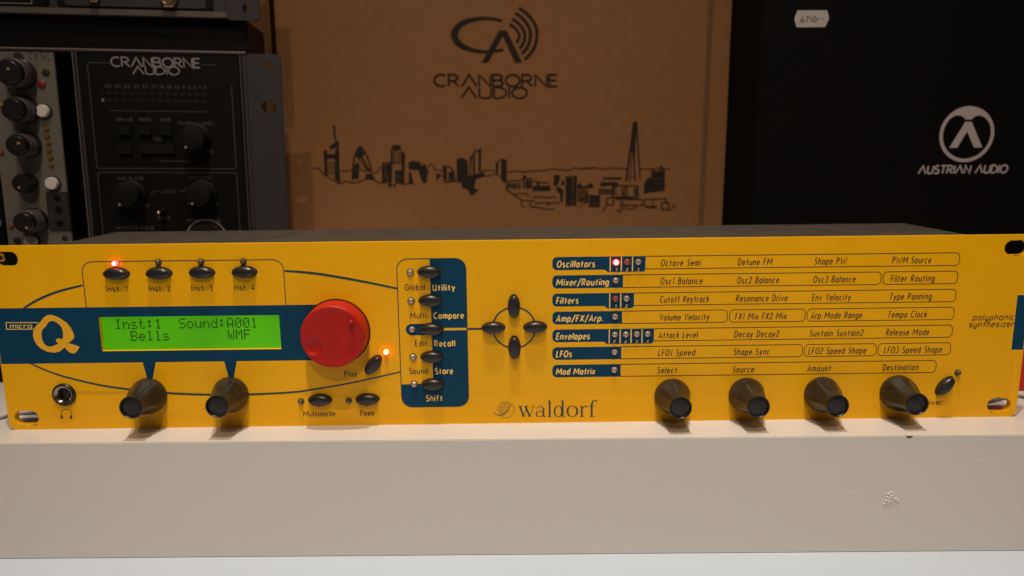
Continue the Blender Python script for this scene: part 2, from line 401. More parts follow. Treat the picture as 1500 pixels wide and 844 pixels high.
# ================================================================== THE SYNTHESIZER
H = 88.1; HW = 241.3; T = 3.0
sy = thing('rack_synthesizer', 'bright yellow two unit rack synthesizer with green display and big red dial', 'synthesizer', (0, 0, 0))
CH = Frame((0, T, 0))
box('chassis', sy, CH, -220, 220, 1.2, 86.4, -72.5, -.02, M['chassis'], .5)
slots = []
for sx in (-1, 1):
    for zz in (H / 2 - 38.1, H / 2 + 38.1):
        slots.append(rrect(sx * 232.55 - 5.7, zz - 3.4, sx * 232.55 + 5.7, zz + 3.4, 3.39)[::-1])
lc = [P(147, 514.3), P(411, 511.6), P(410, 461.2), P(147, 465)]
lu0 = (lc[0][0] + lc[3][0]) / 2; lu1 = (lc[1][0] + lc[2][0]) / 2; lv0 = (lc[0][1] + lc[1][1]) / 2; lv1 = (lc[2][1] + lc[3][1]) / 2
ju, jv = P(94.5, 578)
window = [(lu0, lv0), (lu0, lv1), (lu1, lv1), (lu1, lv0)]
fp = shape('front_panel', sy, PF, [rrect(-HW, 0, HW, H, 3.6)] + slots + [window, circ(ju, jv, 3.0)[::-1]], -T, 0, M['yellow'], .42)

# --- printed artwork
def line(name, pts, wd, m='tealink', w=.04, closed=False): return ribbons(name, fp, PF, [(pts, wd, closed)], w, M[m])
bz0, bz1 = P(200, 531)[1], P(200, 449.5)[1]
dz = 46.5; dx_ = -83.2
band = rrect(-HW + .25, bz0, dx_, bz1, .1, (0, 0, 0, 0))
shape('colour_band', fp, PF, [band, [p for p in window]], .02, None, M['teal'])
bb0, bb1 = P(1482, 512.5)[1], P(1490, 432.5)[1]; bx = (P(1482, 512.5)[0] + P(1490, 432.5)[0]) / 2
shape('colour_band', fp, PF, [[(bx, bb0), (HW - .25, bb0), (HW - .25, bb1), (bx, bb1)]], .02, None, M['teal'])
for a, b, c, d in ((209, 228, 216, 223.5), (328.4, 347, 335.6, 342.4)):
    u = [P(a, 529.5)[0], P(b, 529.5)[0], P(d, 556)[0], P(c, 556)[0]]
    shape('funnel_print', fp, PF, [[(u[0], bz0 - .02), (u[3], P(220, 556)[1]), (u[2], P(220, 556)[1]), (u[1], bz0 - .02)]], .02, None, M['teal'])
def arcline(px, w0, w1):
    pts = spline([P(*p) for p in px], 8); n = len(pts)
    return (pts, [w0 + (w1 - w0) * math.sin(PI * i / (n - 1)) for i in range(n)], False)
ribbons('ellipse_print', fp, PF, [
    arcline([(35, 451.5), (58, 438), (86, 427), (121, 418)], .9, 1.15),
    arcline([(417, 397), (445, 399), (476, 402.8), (529, 412), (582.5, 423)], .9, 1.2),
    arcline([(43.6, 532), (66, 542), (95, 552), (144, 563.7), (188, 570.3), (244.6, 575.8), (303, 578.3), (368, 577.8), (430, 574.5), (457, 570.8), (514, 561), (586.5, 545)], .7, 1.0)],
    .04, M['tealink'])
# frame round the four part buttons
u0, u1, v1 = P(126, 448)[0], P(418.5, 445)[0], P(260, 382)[1]
u0b = P(121.5, 405)[0]; u0 = (u0 + u0b) / 2; u1 = (u1 + P(416, 398)[0]) / 2
c = 5.0
line('outline_print', [(u0, bz1)] + [(u0 + c - c * math.cos(t * PI / 16), v1 - c + c * math.sin(t * PI / 16)) for t in range(9)]
     + [(u1 - c + c * math.sin(t * PI / 16), v1 - c + c * math.cos(t * PI / 16)) for t in range(9)] + [(u1, bz1)], .42)
# badge: small boxed word and a large brush-drawn letter
def C10(x, y): return P(x / 10.714, 450 + y / 10.714)
qo = [(520, 400), (535, 340), (590, 270), (640, 225), (690, 160), (740, 127), (800, 120), (870, 138), (960, 184), (1050, 248), (1110, 320), (1150, 400), (1168, 460), (1158, 495), (1115, 532), (1072, 568),
      (1130, 580), (1200, 600), (1250, 628), (1228, 662), (1195, 710), (1150, 728), (1100, 715), (1058, 680), (1012, 630), (985, 660), (930, 700), (850, 715), (750, 702), (650, 655), (580, 590), (540, 520), (520, 450)]
qi = [(765, 235), (810, 213), (870, 228), (930, 270), (975, 330), (990, 400), (990, 470), (975, 507), (930, 487), (885, 500), (880, 535), (918, 572), (860, 600), (800, 620), (740, 615), (690, 570), (660, 500), (650, 420), (668, 350), (730, 290), (748, 255)]
shape('letter_badge', fp, PF, [[C10(*p) for p in qo], [C10(*p) for p in qi][::-1]], .05, None, M['yprint'])
line('badge_frame', [C10(600, 243), C10(97, 243), C10(103, 348), C10(533, 345)], .36, 'pale', .05)
a, b = C10(165, 331), C10(502, 331)
lettering('lettering', fp, PF, 'micro', a[0], b[0], a[1], 2.1, M['pale'], .16, 0, .05, SQ)

shape('dial_gap', fp, PF, [circ(*P(493.6, 486.0), 15.7, 64)], .06, None, M['hole'])
CHP = mat('bare_metal_chip', (.45, .36, .22), .45, metal=.3)
cr2 = random.Random(11)
for sx, zz, sides in ((1, H / 2 - 38.1, (1, -1)), (1, H / 2 + 38.1, (1, -1)), (-1, H / 2 - 38.1, (-1,))):
    for sd in sides:
        for i in range(3):
            cxx = sx * 232.55 + cr2.uniform(-3.5, 3.5); cyy = zz + sd * 3.45; w_ = cr2.uniform(.5, 1.3); h_ = cr2.uniform(.15, .45)
            pts = [(cxx - w_, cyy), (cxx - w_ * .4, cyy + sd * h_), (cxx + w_ * .5, cyy + sd * h_ * .8), (cxx + w_, cyy)]
            shape('paint_chip', fp, PF, [pts if sd < 0 else pts[::-1]], .03, None, CHP if i else M['hole'])
# --- the mode button block
U0, U1, V0, V1 = P(584.5, 480)[0], P(684.3, 480)[0], P(640, 595.8)[1], P(640, 379)[1]
UM = -38.9; R5 = 5.0; VS = P(600, 563)[1]
ribbons('outline_print', fp, PF, [(rrect(U0, V0, U1, V1, R5), .45, True)], .045, M['tealink'])
right_part = [(UM - .6, V1)] + rrect(UM, V0, U1, V1, R5)[16:24] + rrect(UM, V0, U1, V1, R5)[8:16][::-1][::-1]
outline = rrect(U0, V0, U1, V1, R5)
rp = [(UM, VS)] + [(U0, VS)] + outline[0:8] + outline[8:16] + outline[16:24] + [(UM, V1)]
shape('colour_block', fp, PF, [rp], .02, None, M['teal'])
ev = 46.7; eu = -48
tab = rrect(eu - 3.0, ev - 2.75, UM + .02, ev + 2.75, 2.7, (1, 0, 0, 1))
shape('colour_block', fp, PF, [tab], .025, None, M['teal'])
line('link_print', [(UM, ev), (U1 - .3, ev)], 1.15, 'yprint', .045)
line('link_print', [(U1 + .05, ev), (-12.5, ev)], .95, 'tealink', .05)
line('link_print', [(-46.2, VS), (UM - 4, VS)], .35, 'tealink', .05)
ring = [(10.0 * math.cos(math.radians(t)), 47.0 + 9.8 * math.sin(math.radians(t))) for t in range(0, 360, 6)]
ribbons('arrow_ring_print', fp, PF, [([(-.3 + x, y) for x, y in ring], .8, True)], .04, M['tealink'])

def plabel(s, xa, xb, ybase, cap=2.75, m='ink', wt=.145, sl=0, tr=.28, font=None):
    a = P(xa, ybase); b = P(xb, ybase)
    return lettering('lettering', fp, PF, s, a[0], b[0], a[1], cap, M[m], wt, sl, .055, font, tr)
for s, xa, xb, y in (('Inst. 1', 156, 186.5, 427.3), ('Inst. 2', 219, 249.5, 427), ('Inst. 3', 281, 311.5, 426.3), ('Inst. 4', 343.5, 373, 425.5)):
    plabel(s, xa, xb, y, 2.55, tr=.26)
for s, xa, xb, y, bold in (('Global', 593.6, 622.4, 425.2, 0), ('Utility', 634.5, 666, 425.7, 1), ('Multi', 601.5, 624, 466.7, 0), ('Compare', 635.6, 679, 466.7, 1),
                     ('Edit', 608.8, 625.4, 507.3, 0), ('Recall', 636.9, 666, 507.3, 1), ('Sound', 600, 626, 547.7, 0), ('Store', 638, 663, 547.7, 1), ('Shift', 624.6, 648, 587.6, 1)):
    plabel(s, xa, xb, y, 2.75, 'pale' if bold else 'ink', .20 if bold else .145, tr=.28)
plabel('Play', 505, 522.5, 551.5); plabel('Multimode', 444.8, 491.3, 610, 2.5, tr=.26); plabel('Peek', 528.5, 548, 609, 2.5, tr=.26)
plabel('Power', 1351.5, 1378.6, 593.3, 2.6, sl=.12)
plabel('polyphonic', 1425, 1484.5, 469, 2.7, wt=.14, sl=.16, font=SQ); plabel('synthesizer', 1419.5, 1484, 479.3, 2.7, wt=.14, sl=.16, font=SQ)

# --- parameter matrix
PITCH = 8.58; TOP = 80.2; TH = 6.15
tags = ['Oscillators', 'Mixer/Routing', 'Filters', 'Amp/FX/Arp.', 'Envelopes', 'LFOs', 'Mod Matrix']
tagx = [(815.8, 870), (815, 890.3), (815, 846.4), (815, 883), (815, 863.5), (815, 837), (814.7, 871.6)]
tagr = [60.7, 50.4, 55.7, 50.3, 65.4, 50.2, 50.0]; nled = [3, 1, 2, 1, 4, 1, 1]; marks = ['123', '', '12', '', 'FA34', '', '']
cellpx = [[('Octave Semi', 67.8, 85.9), ('Detune FM', 103.5, 119.1), ('Shape PW', 139, 153.6), ('PWM Source', 175.2, 193)],
        [('Osc1 Balance', 67.8, 87.1), ('Osc2 Balance', 103.5, 122.8), ('Osc3 Balance', 139, 158.4), ('Filter Routing', 175.2, 195.4)],
        [('Cutoff Keytrack', 67.9, 90.5), ('Resonance Drive', 103.4, 127.2), ('Env Velocity', 139, 156.8), ('Type Panning', 175.3, 194.8)],
        [('Volume Velocity', 67.8, 90.9), ('FX1 Mix FX2 Mix', 103.4, 127.2), ('Arp Mode Range', 139, 162.8), ('Tempo Clock', 175.2, 193.4)],
        [('Attack Level', 67.7, 85.8), ('Decay Decay2', 103.4, 124), ('Sustain Sustain2', 139, 163.9), ('Release Mode', 175.1, 195.2)],
        [('LFO1 Speed', 67.7, 84.8), ('Shape Sync', 103.4, 120.2), ('LFO2 Speed Shape', 138.9, 166.1), ('LFO3 Speed Shape', 174.9, 202.2)],
        [('Select', 67.5, 76.6), ('Source', 103.3, 113.2), ('Amount', 138.9, 150), ('Destination', 174.9, 191.7)]]
outs = [[(None, 206.4)], [(None, 170.6), (171.6, 206.4)], [(None, 206.4)], [(None, 99.6), (100.7, 136.2), (137.1, 206.4)], [(None, 206.4)], [(None, 136), (137, 171.0), (171.9, 206.4)], [(None, 200.3)]]
lens_spots = []
for r in range(7):
    t = TOP - PITCH * r; b = t - TH; ur = tagr[r]; ub = ur
    if nled[r] > 1:
        tail = 41.7; low = b - 1.15
        pts = rrect(17.6, b, ur, t, 2.2, (1, 0, 0, 1))[:8] + [(tail - .2, b), (tail + .7, b - .35), (tail + 1.3, low + .15), (tail + 2, low)] \
            + rrect(17.6, low, ur, t, 1.4)[8:16] + [(ur, t)] + rrect(17.6, b, ur, t, 2.2)[24:32]
    else:
        pts = rrect(17.6, b, ur, t, 2.2, (1, 0, 0, 1))
    shape('label_tag', fp, PF, [pts], .02, None, M['teal'])
    a, e = P(tagx[r][0], 440)[0], P(tagx[r][1], 440)[0]
    lettering('lettering', fp, PF, tags[r], a, e, t - 4.75, 2.9, M['pale'], .20, .17, .055, None, .28)
    for k in range(nled[r]):
        lens_spots.append((r, k, 47.0 + 5.15 * k, t - 2.75))
        if nled[r] > 1:
            x = 47.0 + 5.15 * k
            line('divider_print', [(x - 2.65, t - .25), (x - 2.65, b - .85)], .5, 'pale', .05)
            lettering('lettering', fp, PF, marks[r][k], x - .5 - (.0 if marks[r][k] != '1' else -.3), x + .35, b - .72, 1.3, M['pale'], .26, .15, .055)
    for j, (x0, x1) in enumerate(outs[r]):
        cr = 1.9
        if x0 is None: o_ = [(ur - .1, t - .12)] + rrect(ur, b + .12, x1, t - .12, cr)[16:24][::-1] + rrect(ur, b + .12, x1, t - .12, cr)[8:16][::-1] + [(ur - .1, b + .12)]; cl = False
        else: o_ = rrect(x0, b + .12, x1, t - .12, cr); cl = True
        line('cell_outline', o_, .34, 'ink', .045, cl)
    for s, x0, x1 in cellpx[r]:
        lettering('lettering', fp, PF, s, x0, x1, t - 4.75, 2.95, M['ink'], .140, .13, .055, None, .30)

# --- maker's wordmark in thin-and-thick roman letters, and its wave emblem
def L8(x, y): return P(710 + x / 8.333, 575 + y / 8.333)
def wst(pts, wds): return ([L8(*p) for p in pts], [k / 26.4 for k in wds] if isinstance(wds, (list, tuple)) else wds / 26.4, False)
S = []
S += [wst([(412, 166), (462, 166)], 7), wst([(432, 167), (475, 297)], 24), wst([(474, 297), (517, 180)], 8), wst([(497, 167), (552, 297)], 24), wst([(552, 297), (596, 168)], 8), wst([(485, 166), (535, 166)], 7), wst([(575, 166), (612, 166)], 7)]
def ael(cx, cy, rx, ry, a0, a1, n=16, thick=22, thin=7):
    pts = []; wd = []
    for i in range(n + 1):
        t = math.radians(a0 + (a1 - a0) * i / n); pts.append((cx + rx * math.cos(t), cy - ry * math.sin(t))); wd.append(thin + (thick - thin) * abs(math.cos(t)) ** 1.5)
    return wst(pts, wd)
S += [ael(680, 205, 36, 38, 165, 20, 8, 16), wst([(718, 190), (718, 280), (728, 293), (745, 290)], [22, 22, 16, 6]), ael(672, 262, 42, 34, 40, 330, 16, 18)]
for x in (793,): S += [wst([(x, 100), (x, 294)], 24), wst([(x - 24, 104), (x, 100)], 8), wst([(x - 26, 296), (x + 28, 296)], 7)]
S += [ael(898, 230, 46, 66, 0, 360, 24, 22), wst([(952, 98), (952, 296)], 24), wst([(928, 104), (952, 99)], 8), wst([(952, 296), (980, 293)], 7)]
S += [ael(1070, 230, 60, 66, 0, 360, 26, 26)]
S += [wst([(1186, 168), (1186, 292)], 24), wst([(1160, 170), (1186, 166)], 8), wst([(1158, 295), (1216, 295)], 7), wst([(1190, 200), (1212, 172), (1240, 168), (1250, 178)], [8, 10, 14, 18])]
S += [wst([(1306, 294), (1306, 150), (1318, 108), (1350, 94), (1378, 110)], [24, 24, 18, 10, 16]), wst([(1276, 295), (1342, 295)], 7), wst([(1268, 166), (1350, 166)], 7)]
ribbons('wordmark_print', fp, PF, S, .05, M['tealink'])
E_ = [wst([(205, 117), (305, 117)], 5), wst([(182, 136), (335, 136)], 5), wst([(160, 160), (318, 160)], 5), wst([(153, 181), (300, 181)], 5), wst([(150, 201), (292, 201)], 5), wst([(152, 221), (280, 221)], 5), wst([(160, 240), (262, 240)], 5), wst([(178, 258), (235, 258)], 5)]
sp = spline([(98, 238), (130, 262), (180, 278), (235, 266), (280, 225), (305, 175), (340, 150)], 6)
E_.append(wst(sp, [4 + 9 * math.sin(PI * i / (len(sp) - 1)) for i in range(len(sp))]))
E_.append(wst(spline([(340, 150), (362, 190), (352, 245), (315, 290), (260, 308), (205, 298), (180, 280)], 6), 5))
ribbons('emblem_print', fp, PF, E_, .05, M['tealink'])
# headphone pictogram
hp = [(89.6, 611)] + [(97.3 - 7.6 * math.cos(math.radians(t)), 605 - 5.4 * math.sin(math.radians(t))) for t in range(0, 181, 15)] + [(104.8, 611)]
ribbons('headphone_print', fp, PF, [([P(*p) for p in hp], .28, False), ([P(90.4, 609), P(91, 613.6)], 1.0, False), ([P(104.4, 609), P(103.8, 613.6)], 1.0, False)], .05, M['ink'])

# --- display: glass at the back of its window
dp = box('display', sy, PF, lu0 - 3, lu1 + 3, lv0 - 2.5, lv1 + 2.5, -2.95, -2.0, M['lcd'], 0)
DOT = {'I': '0e04040404040e', 'n': '00001619111111', 's': '00000e100e011e', 't': '08081c08080906', ':': '000c0c000c0c00', '1': '040c040404040e', 'S': '0f10100e01011e',
       'o': '00000e1111110e', 'u': '0000111111130d', 'd': '01010d1311110f', 'A': '0e1111111f1111', '0': '0e11131519110e', 'B': '1e11111e11111e', 'e': '00000e111f100e',
       'l': '0c04040404040e', 'W': '1111111515150a', 'M': '111b1515111111', 'F': '1f10101e101010'}
WL = -1.93
def lcd_row(s, px0, px1, ytop, ybot, name='lcd_characters'):
    a = PF.P(px0, (ytop + ybot) / 2, WL); b = PF.P(px1, (ytop + ybot) / 2, WL); t = PF.P(px0, ytop, WL)[1]; bt = PF.P(px0, ybot, WL)[1]
    n = len(s); cell = (b[0] - a[0]) / (n - .2); du = cell / 6.1; dv = (t - bt) / 7; V = []; Fs = []
    for i, ch in enumerate(s):
        if ch not in DOT: continue
        h = DOT[ch]
        for r in range(7):
            bits = int(h[2 * r:2 * r + 2], 16)
            for c_ in range(5):
                if bits >> (4 - c_) & 1:
                    x = a[0] + i * cell + c_ * du; y = t - (r + 1) * dv; k = len(V); g_ = .0
                    V += [(x + g_ * du, y + g_ * dv, WL), (x + du * (1 - g_), y + g_ * dv, WL), (x + du * (1 - g_), y + dv * (1 - g_), WL), (x + g_ * du, y + dv * (1 - g_), WL)]
                    Fs.append((k, k + 1, k + 2, k + 3))
    return put(name, dp, PF, V, Fs, M['lcdtext'])
lcd_row('Inst:1  Sound:A001', 168, 377, 467.8, 482.5)
lcd_row('  Bells           ', 168, 377, 485.3, 500.0)
lcd_row('              WMF ', 169.5, 378.5, 484.9, 499.6)

# --- buttons
def oval(a, b, h=3.0, mats=('button',)):
    v, f, mi = lathe([(1.10, .02, 1), (1.08, .12, 1), (.99, .14, 0), (.99, h * .55, 0), (.95, h * .72, 0), (.84, h * .86, 0), (.64, h * .95, 0), (.35, h, 0), (.08, h * 1.01, 0)], 44, power=1.9)
    v = [(x * a, y * b, z) for x, y, z in v]
    return local_mesh('oval_button', v, f, [M['button'], M['hole']], mi, 50)
OV = oval(5.55, 2.75, 3.2); OV2 = oval(5.25, 2.7, 3.2)
for u in (-182.7, -163.2, -143.6, -124.2): inst('button', sy, OV, PF, u + .1, 74.9)
for u, v in ((-92.9, 13.0), (-70.3, 13.0)): inst('button', sy, OV2, PF, u, v)
for v in (73.9, 60.5, 46.9, 33.6, 20.1): inst('button', sy, OV2, PF, -39.0, v)
for u, v, r in ((-.3, 57.4, PI / 2), (-.3, 37.5, PI / 2), (-10.1, 47.2, 0), (9.5, 47.2, 0)): inst('arrow_button', sy, OV2, PF, u, v, 0, r)
u, v = P(547, 534.5); inst('button', sy, OV2, PF, u, v, 0, math.radians(50))
u, v = P(1383, 564.8); inst('power_button', sy, OV2, PF, u, v, 0, math.radians(50))

# --- light-emitting diodes: collar, dome
def dome(body, core=None, r=1.5, h=1.5):
    pr = [(r * 1.18, .02, 1), (r * 1.15, .22, 1), (r, .24, 0)] + [(r * math.cos(t * PI / 18), .24 + (h - .24) * math.sin(t * PI / 18), 2 if (core and t >= 5) else 0) for t in range(1, 9)]
    v, f, mi = lathe(pr, 24); ms = [M[body], M['hole']] + ([M[core]] if core else [])
    return local_mesh('diode', v, f, ms, mi, 60)
D_clear, D_dark, D_red = dome('lens'), dome('lensdark', r=1.35, h=2.0), dome('lensred')
D_lit, D_org = dome('led', 'ledcore', 1.45, 1.7), dome('ledo', 'ledocore', 1.45, 2.2)
for i, (px, py) in enumerate(((169.5, 384.5), (232, 383), (294.5, 382.5), (356.5, 382))):
    o = inst('indicator_light', sy, dome('led', 'ledcore', 1.4, 2.2) if i == 0 else D_dark, PF, *P(px, py + 1))
    if i == 0: o['label'] = 'lit red indicator above the first button'
for v in (73.8, 60.4, 46.8, 33.5, 20.1): inst('indicator_light', sy, D_clear, PF, -48.0, v)
for px, py in ((441, 588), (510.7, 587), (1402.7, 546)): inst('indicator_light', sy, D_dark, PF, *P(px, py))
o = inst('indicator_light', sy, D_org, PF, *P(566, 515)); o['label'] = 'glowing orange indicator beside the red dial'
for r, k, u, v in lens_spots:
    o = inst('indicator_light', sy, D_lit if (r, k) == (0, 0) else D_red if (r, k) in ((0, 1), (2, 0)) else D_clear, PF, u, v)
    if (r, k) == (0, 0): o['label'] = 'brightly lit red indicator in the top row'

# --- knobs
def flute(t, w):
    if w < .8 or w > 15.4: return 1
    e = math.sin(PI * min(1, (w - .8) / 14.6)) ** .7
    return 1 - .085 * e * (.5 + .5 * math.cos(6 * t)) ** 1.2
v, f, mi = lathe([(8.35, .02), (8.5, .5), (8.6, 1.4), (8.45, 2.8), (8.1, 4.2), (7.5, 6), (6.8, 8), (6.1, 10), (5.5, 12), (5.1, 13.8), (4.9, 15), (4.95, 15.4, 1), (5.2, 15.7, 1), (5.25, 16.5, 1), (5.1, 16.9, 1), (4.7, 16.95, 1), (4.45, 16.7, 1), (4.4, 16.1, 1), (4.38, 15.9, 1)], 60, flute)
v = [(x, y, z * 1.075) for x, y, z in v]
KN = local_mesh('knob', v, f, [M['knob'], M['knobrim']], mi, 45)
v, f, mi = lathe([(4.36, 17.15), (3.4, 17.3), (2.0, 17.4), (.6, 17.42)], 30); KC = local_mesh('knob_cap', v, f, [M['knobcap']], None, 60)
for i, (u, v) in enumerate(((-173.4, 16.5), (-134.8, 16.5), (74.7, 12.9), (110.2, 12.9), (146.3, 12.9), (182.6, 13.2))):
    k = bpy.data.objects.new('knob', KN); link(k, sy, PF.W(u, v, 0)); m, p = PF.M4(u, v)
    k.matrix_basis = Matrix.Translation(p * MM) @ m @ Matrix.Rotation(i * .37 + .2, 4, 'Z')
    c_ = bpy.data.objects.new('knob_cap', KC); COL.objects.link(c_); c_.parent = k

# --- the big red dial
du, dv = P(493.6, 486.0); DEP = 10.5
fu, fv = PF.P(459, 508, DEP); fu -= du; fv -= dv
N = 96; V = []; Fs = []
prof = [(15.1, .1), (15.1, .8), (15.0, 4), (14.7, 8.6), (14.5, 9.8), (14.2, 10.3), (13.8, 10.5)]
for r, w in prof:
    for i in range(N): V.append((r * math.cos(2 * PI * i / N), r * math.sin(2 * PI * i / N), w))
rs = [13.8 * (1 - j / 26) for j in range(1, 26)]
for r in rs:
    for i in range(N):
        x, y = r * math.cos(2 * PI * i / N), r * math.sin(2 * PI * i / N); d = math.hypot(x - fu, y - fv)
        w = 10.5 - .25 * (1 - (r / 13.8) ** 6)
        if d < 4.2: w -= .8 * (1 - (d / 4.2) ** 5) * (1 if r < 13.5 else .3)
        V.append((x, y, w))
rows = len(prof) + len(rs)
for j in range(rows - 1):
    for i in range(N): Fs.append((j * N + i, j * N + (i + 1) % N, (j + 1) * N + (i + 1) % N, (j + 1) * N + i))
Fs.append(tuple((rows - 1) * N + i for i in range(N)))
DM = local_mesh('dial', V, Fs, [M['red']], None, 40)
dial = inst('dial', sy, DM, PF, du, dv)
nu, nv = PF.P(514.5, 472, DEP + 1)
v, f, mi = lathe([(1.15, -.4), (1.1, 1.3), (.9, 1.8), (.5, 2.05), (.1, 2.1)], 20)
nb = bpy.data.objects.new('finger_nub', local_mesh('finger_nub', [(x + nu - du, y + nv - dv, z + DEP) for x, y, z in v], f, [M['red']], None, 50)); COL.objects.link(nb); nb.parent = dial

# --- headphone socket
v, f, mi = lathe([(5.5, .02, 0), (5.5, .7, 0), (5.1, 1.25, 0), (4.5, 1.4, 1), (3.9, 1.2, 1), (3.2, .5, 1), (2.8, -.5, 1), (2.6, -4, 2), (2.5, -9, 2)], 40)
inst('headphone_socket', sy, local_mesh('headphone_socket', v, f, [M['knobrim'], M['chrome'], M['hole']], mi, 50), PF, ju, jv)

# ================================================================== THINGS BEHIND
# --- white support block under the left rack frame
sb = thing('support_block', 'white block with black base strip under the grey rack frame, behind the synthesizer', 'block', (-180, 90, 0))
SF = Frame((0, 86, 0))
box('block_body', sb, SF, -345, -70, 7.2, 64, -95, 0, M['white'], .5)
box('base_strip', sb, SF, -344, -71, .1, 7.1, -94, -.6, M['rackblack'], .3)

# --- rack frame with audio modules
def nearest(frame_y, yaw, roll, px, py): return Frame(sight(px, py, frame_y), yaw=yaw, roll=roll)
AF = nearest(100, 5.7, .9, 100, 72)
A = AF.P
ra = thing('module_chassis', 'dark grey rack frame with a grey green module and a black silver lettered module', 'rack frame', AF.W(0, -110, -20))
bot = A(120, 372)[1]; top = A(100, 70.5)[1]; rgt = (A(357, 77)[0] + A(377, 337)[0]) / 2
rgt2 = rgt
# frame body split into the four walls so that the modules sit inside
box('frame_back', ra, AF, -75, rgt - .5, bot, top - .5, -50, -24, M['rackblack'], .3)
box('frame_rail', ra, AF, -76, rgt, top - 1.9, top, -50, .3, M['steel'], .3)
ribbons('frame_edge', ra, AF, [([(-76, top - .45), (rgt, top - .45)], .7, False)], .34, M['steeledge'])
box('frame_rail', ra, AF, -76, rgt, bot - 4, bot, -50, .3, M['steel'], .3)
box('frame_side', ra, AF, rgt - 2.2, rgt, bot + .05, top - 1.95, -50, .25, M['steel'], .3)
x0 = (A(367, 79)[0] + A(381, 337)[0]) / 2 - 2.5; x1 = (A(405.5, 83)[0] + A(427, 337)[0]) / 2
hh = A(390, 94.7); s1 = A(393.5, 157)
shape('rack_ear', ra, AF, [rrect(rgt + .05, bot - 4, x1, A(390, 79)[1], 2.5), circ(hh[0], hh[1], 2.0)[::-1], rrect(s1[0] - 4.2, s1[1] - 2.9, s1[0] + 4.2, s1[1] + 2.9, 2.8)[::-1]], -2.5, -.4, M['steel'], .3)
# black module
bm_l = (A(112, 77)[0] + A(139, 341)[0]) / 2; bm_r = (A(350, 83)[0] + A(361, 337)[0]) / 2
mb_top = A(220, 78.5)[1]
mod = shape('black_module', ra, AF, [rrect(bm_l, bot + 1, bm_r, mb_top, 2.5)], -2, .1, M['rackblack'], .4)
ribbons('frame_rib', ra, AF, [([(bm_l - 1.0, bot), (bm_l - 1.0, top - 2)], 1.6, False)], .15, M['steel'])
ribbons('frame_rib', ra, AF, [([(bm_r + 1.2, bot), (bm_r + 1.2, top - 2)], 1.2, False)], .15, M['steel'])
ribbons('frame_rib', ra, AF, [([(bm_l - 2.7, bot), (bm_l - 2.7, top - 2)], .5, False)], .2, mat('painted_rib_highlight', (.12, .10, .10), .5))  # thin strip, the rib's highlight painted into its pale colour
def av(px, py): return A(px, py)
lb = []
p0, p1 = av(126, 91), av(144, 246.6); q0, q1 = av(341, 96), av(342.6, 247.4)
uL = (p0[0] + p1[0]) / 2; uR = (q0[0] + q1[0]) / 2
a1 = av(160, 92); a2 = av(296, 96)
yT = av(230, 93.5)[1]; yB = av(240, 247)[1]; yT2 = av(240, 252.8)[1]
G_ = M['rackline']
ribbons('panel_outline', mod, AF, [([(a1[0], yT), (uL + 1, yT), (uL, yT - 1), (uL, yB + 1), (uL + 1, yB), (uR - 1, yB), (uR, yB + 1), (uR, yT - 12), ], .45, False), ([(a2[0], yT), (uR - 8, yT)], .35, False),
                                   ([(uL, bot + 2), (uL, yT2 - 1), (uL + 1, yT2), (uR - 1, yT2), (uR, yT2 - 1), (uR, bot + 2)], .45, False),
                                   ([av(162, 162), av(304, 164)], .35, False),
                                   ([av(233, 231), av(235, 236), av(291, 237), av(293, 232)], .35, False),
                                   ([av(221, 287), av(224, 281), av(231, 280.5)], .4, False), ([av(262, 280), av(270, 280), av(273, 274)], .4, False)], .13, G_)
def alab(s, xa, xb, y, cap, m='rackprint', wt=.16, fr=AF, par=mod, w=.14, tr=.2, sl=0):
    a = fr.P(xa, y); b = fr.P(xb, y)
    return lettering('lettering', par, fr, s, a[0], b[0], (a[1] + b[1]) / 2, cap, M[m] if isinstance(m, str) else m, wt, sl, w, None, tr)
alab('CR\u039bNBORNE', 163.5, 293, 98.3, 5.0, wt=.18, tr=.1); alab('\u039bUDIO', 195, 263, 109.3, 4.4, wt=.18, tr=.1)
G2 = mat('dim_panel_ink', (.040, .035, .039), .7)
for s, xa, xb, y in (('60 40 36 30 24 21 18 15 12 9 6 3 1 0', 154, 302, 129.5), ('DIM A/B', 171, 194, 177.5), ('MONO', 204, 221, 177.5), ('MUTE', 236, 250, 178), ('TALKBACK LEVEL', 261, 312, 183),
                     ('TALK', 226, 237, 206), ('MIN', 270, 280, 224), ('MAX', 303, 312, 224), ('AUX BLEND', 172, 210, 263.5), ('AUX LEVEL', 277.5, 310, 262), ('CAST', 237, 258, 282.5),
                     ('MONITOR BLEND', 171, 226, 336), ('MONITOR LEVEL', 274, 325, 325), ('MIN', 173, 182, 304), ('MAX', 208, 218, 303), ('MIN', 276, 285, 301), ('MAX', 309, 319, 301), ('AUX 2', 232, 249, 321)):
    alab(s, xa, xb, y, 1.7, G2, .2)
alab('L', 149, 151, 138, 1.5, G2, .2); alab('R', 150, 153, 149, 1.7, 'rackprint', .22)
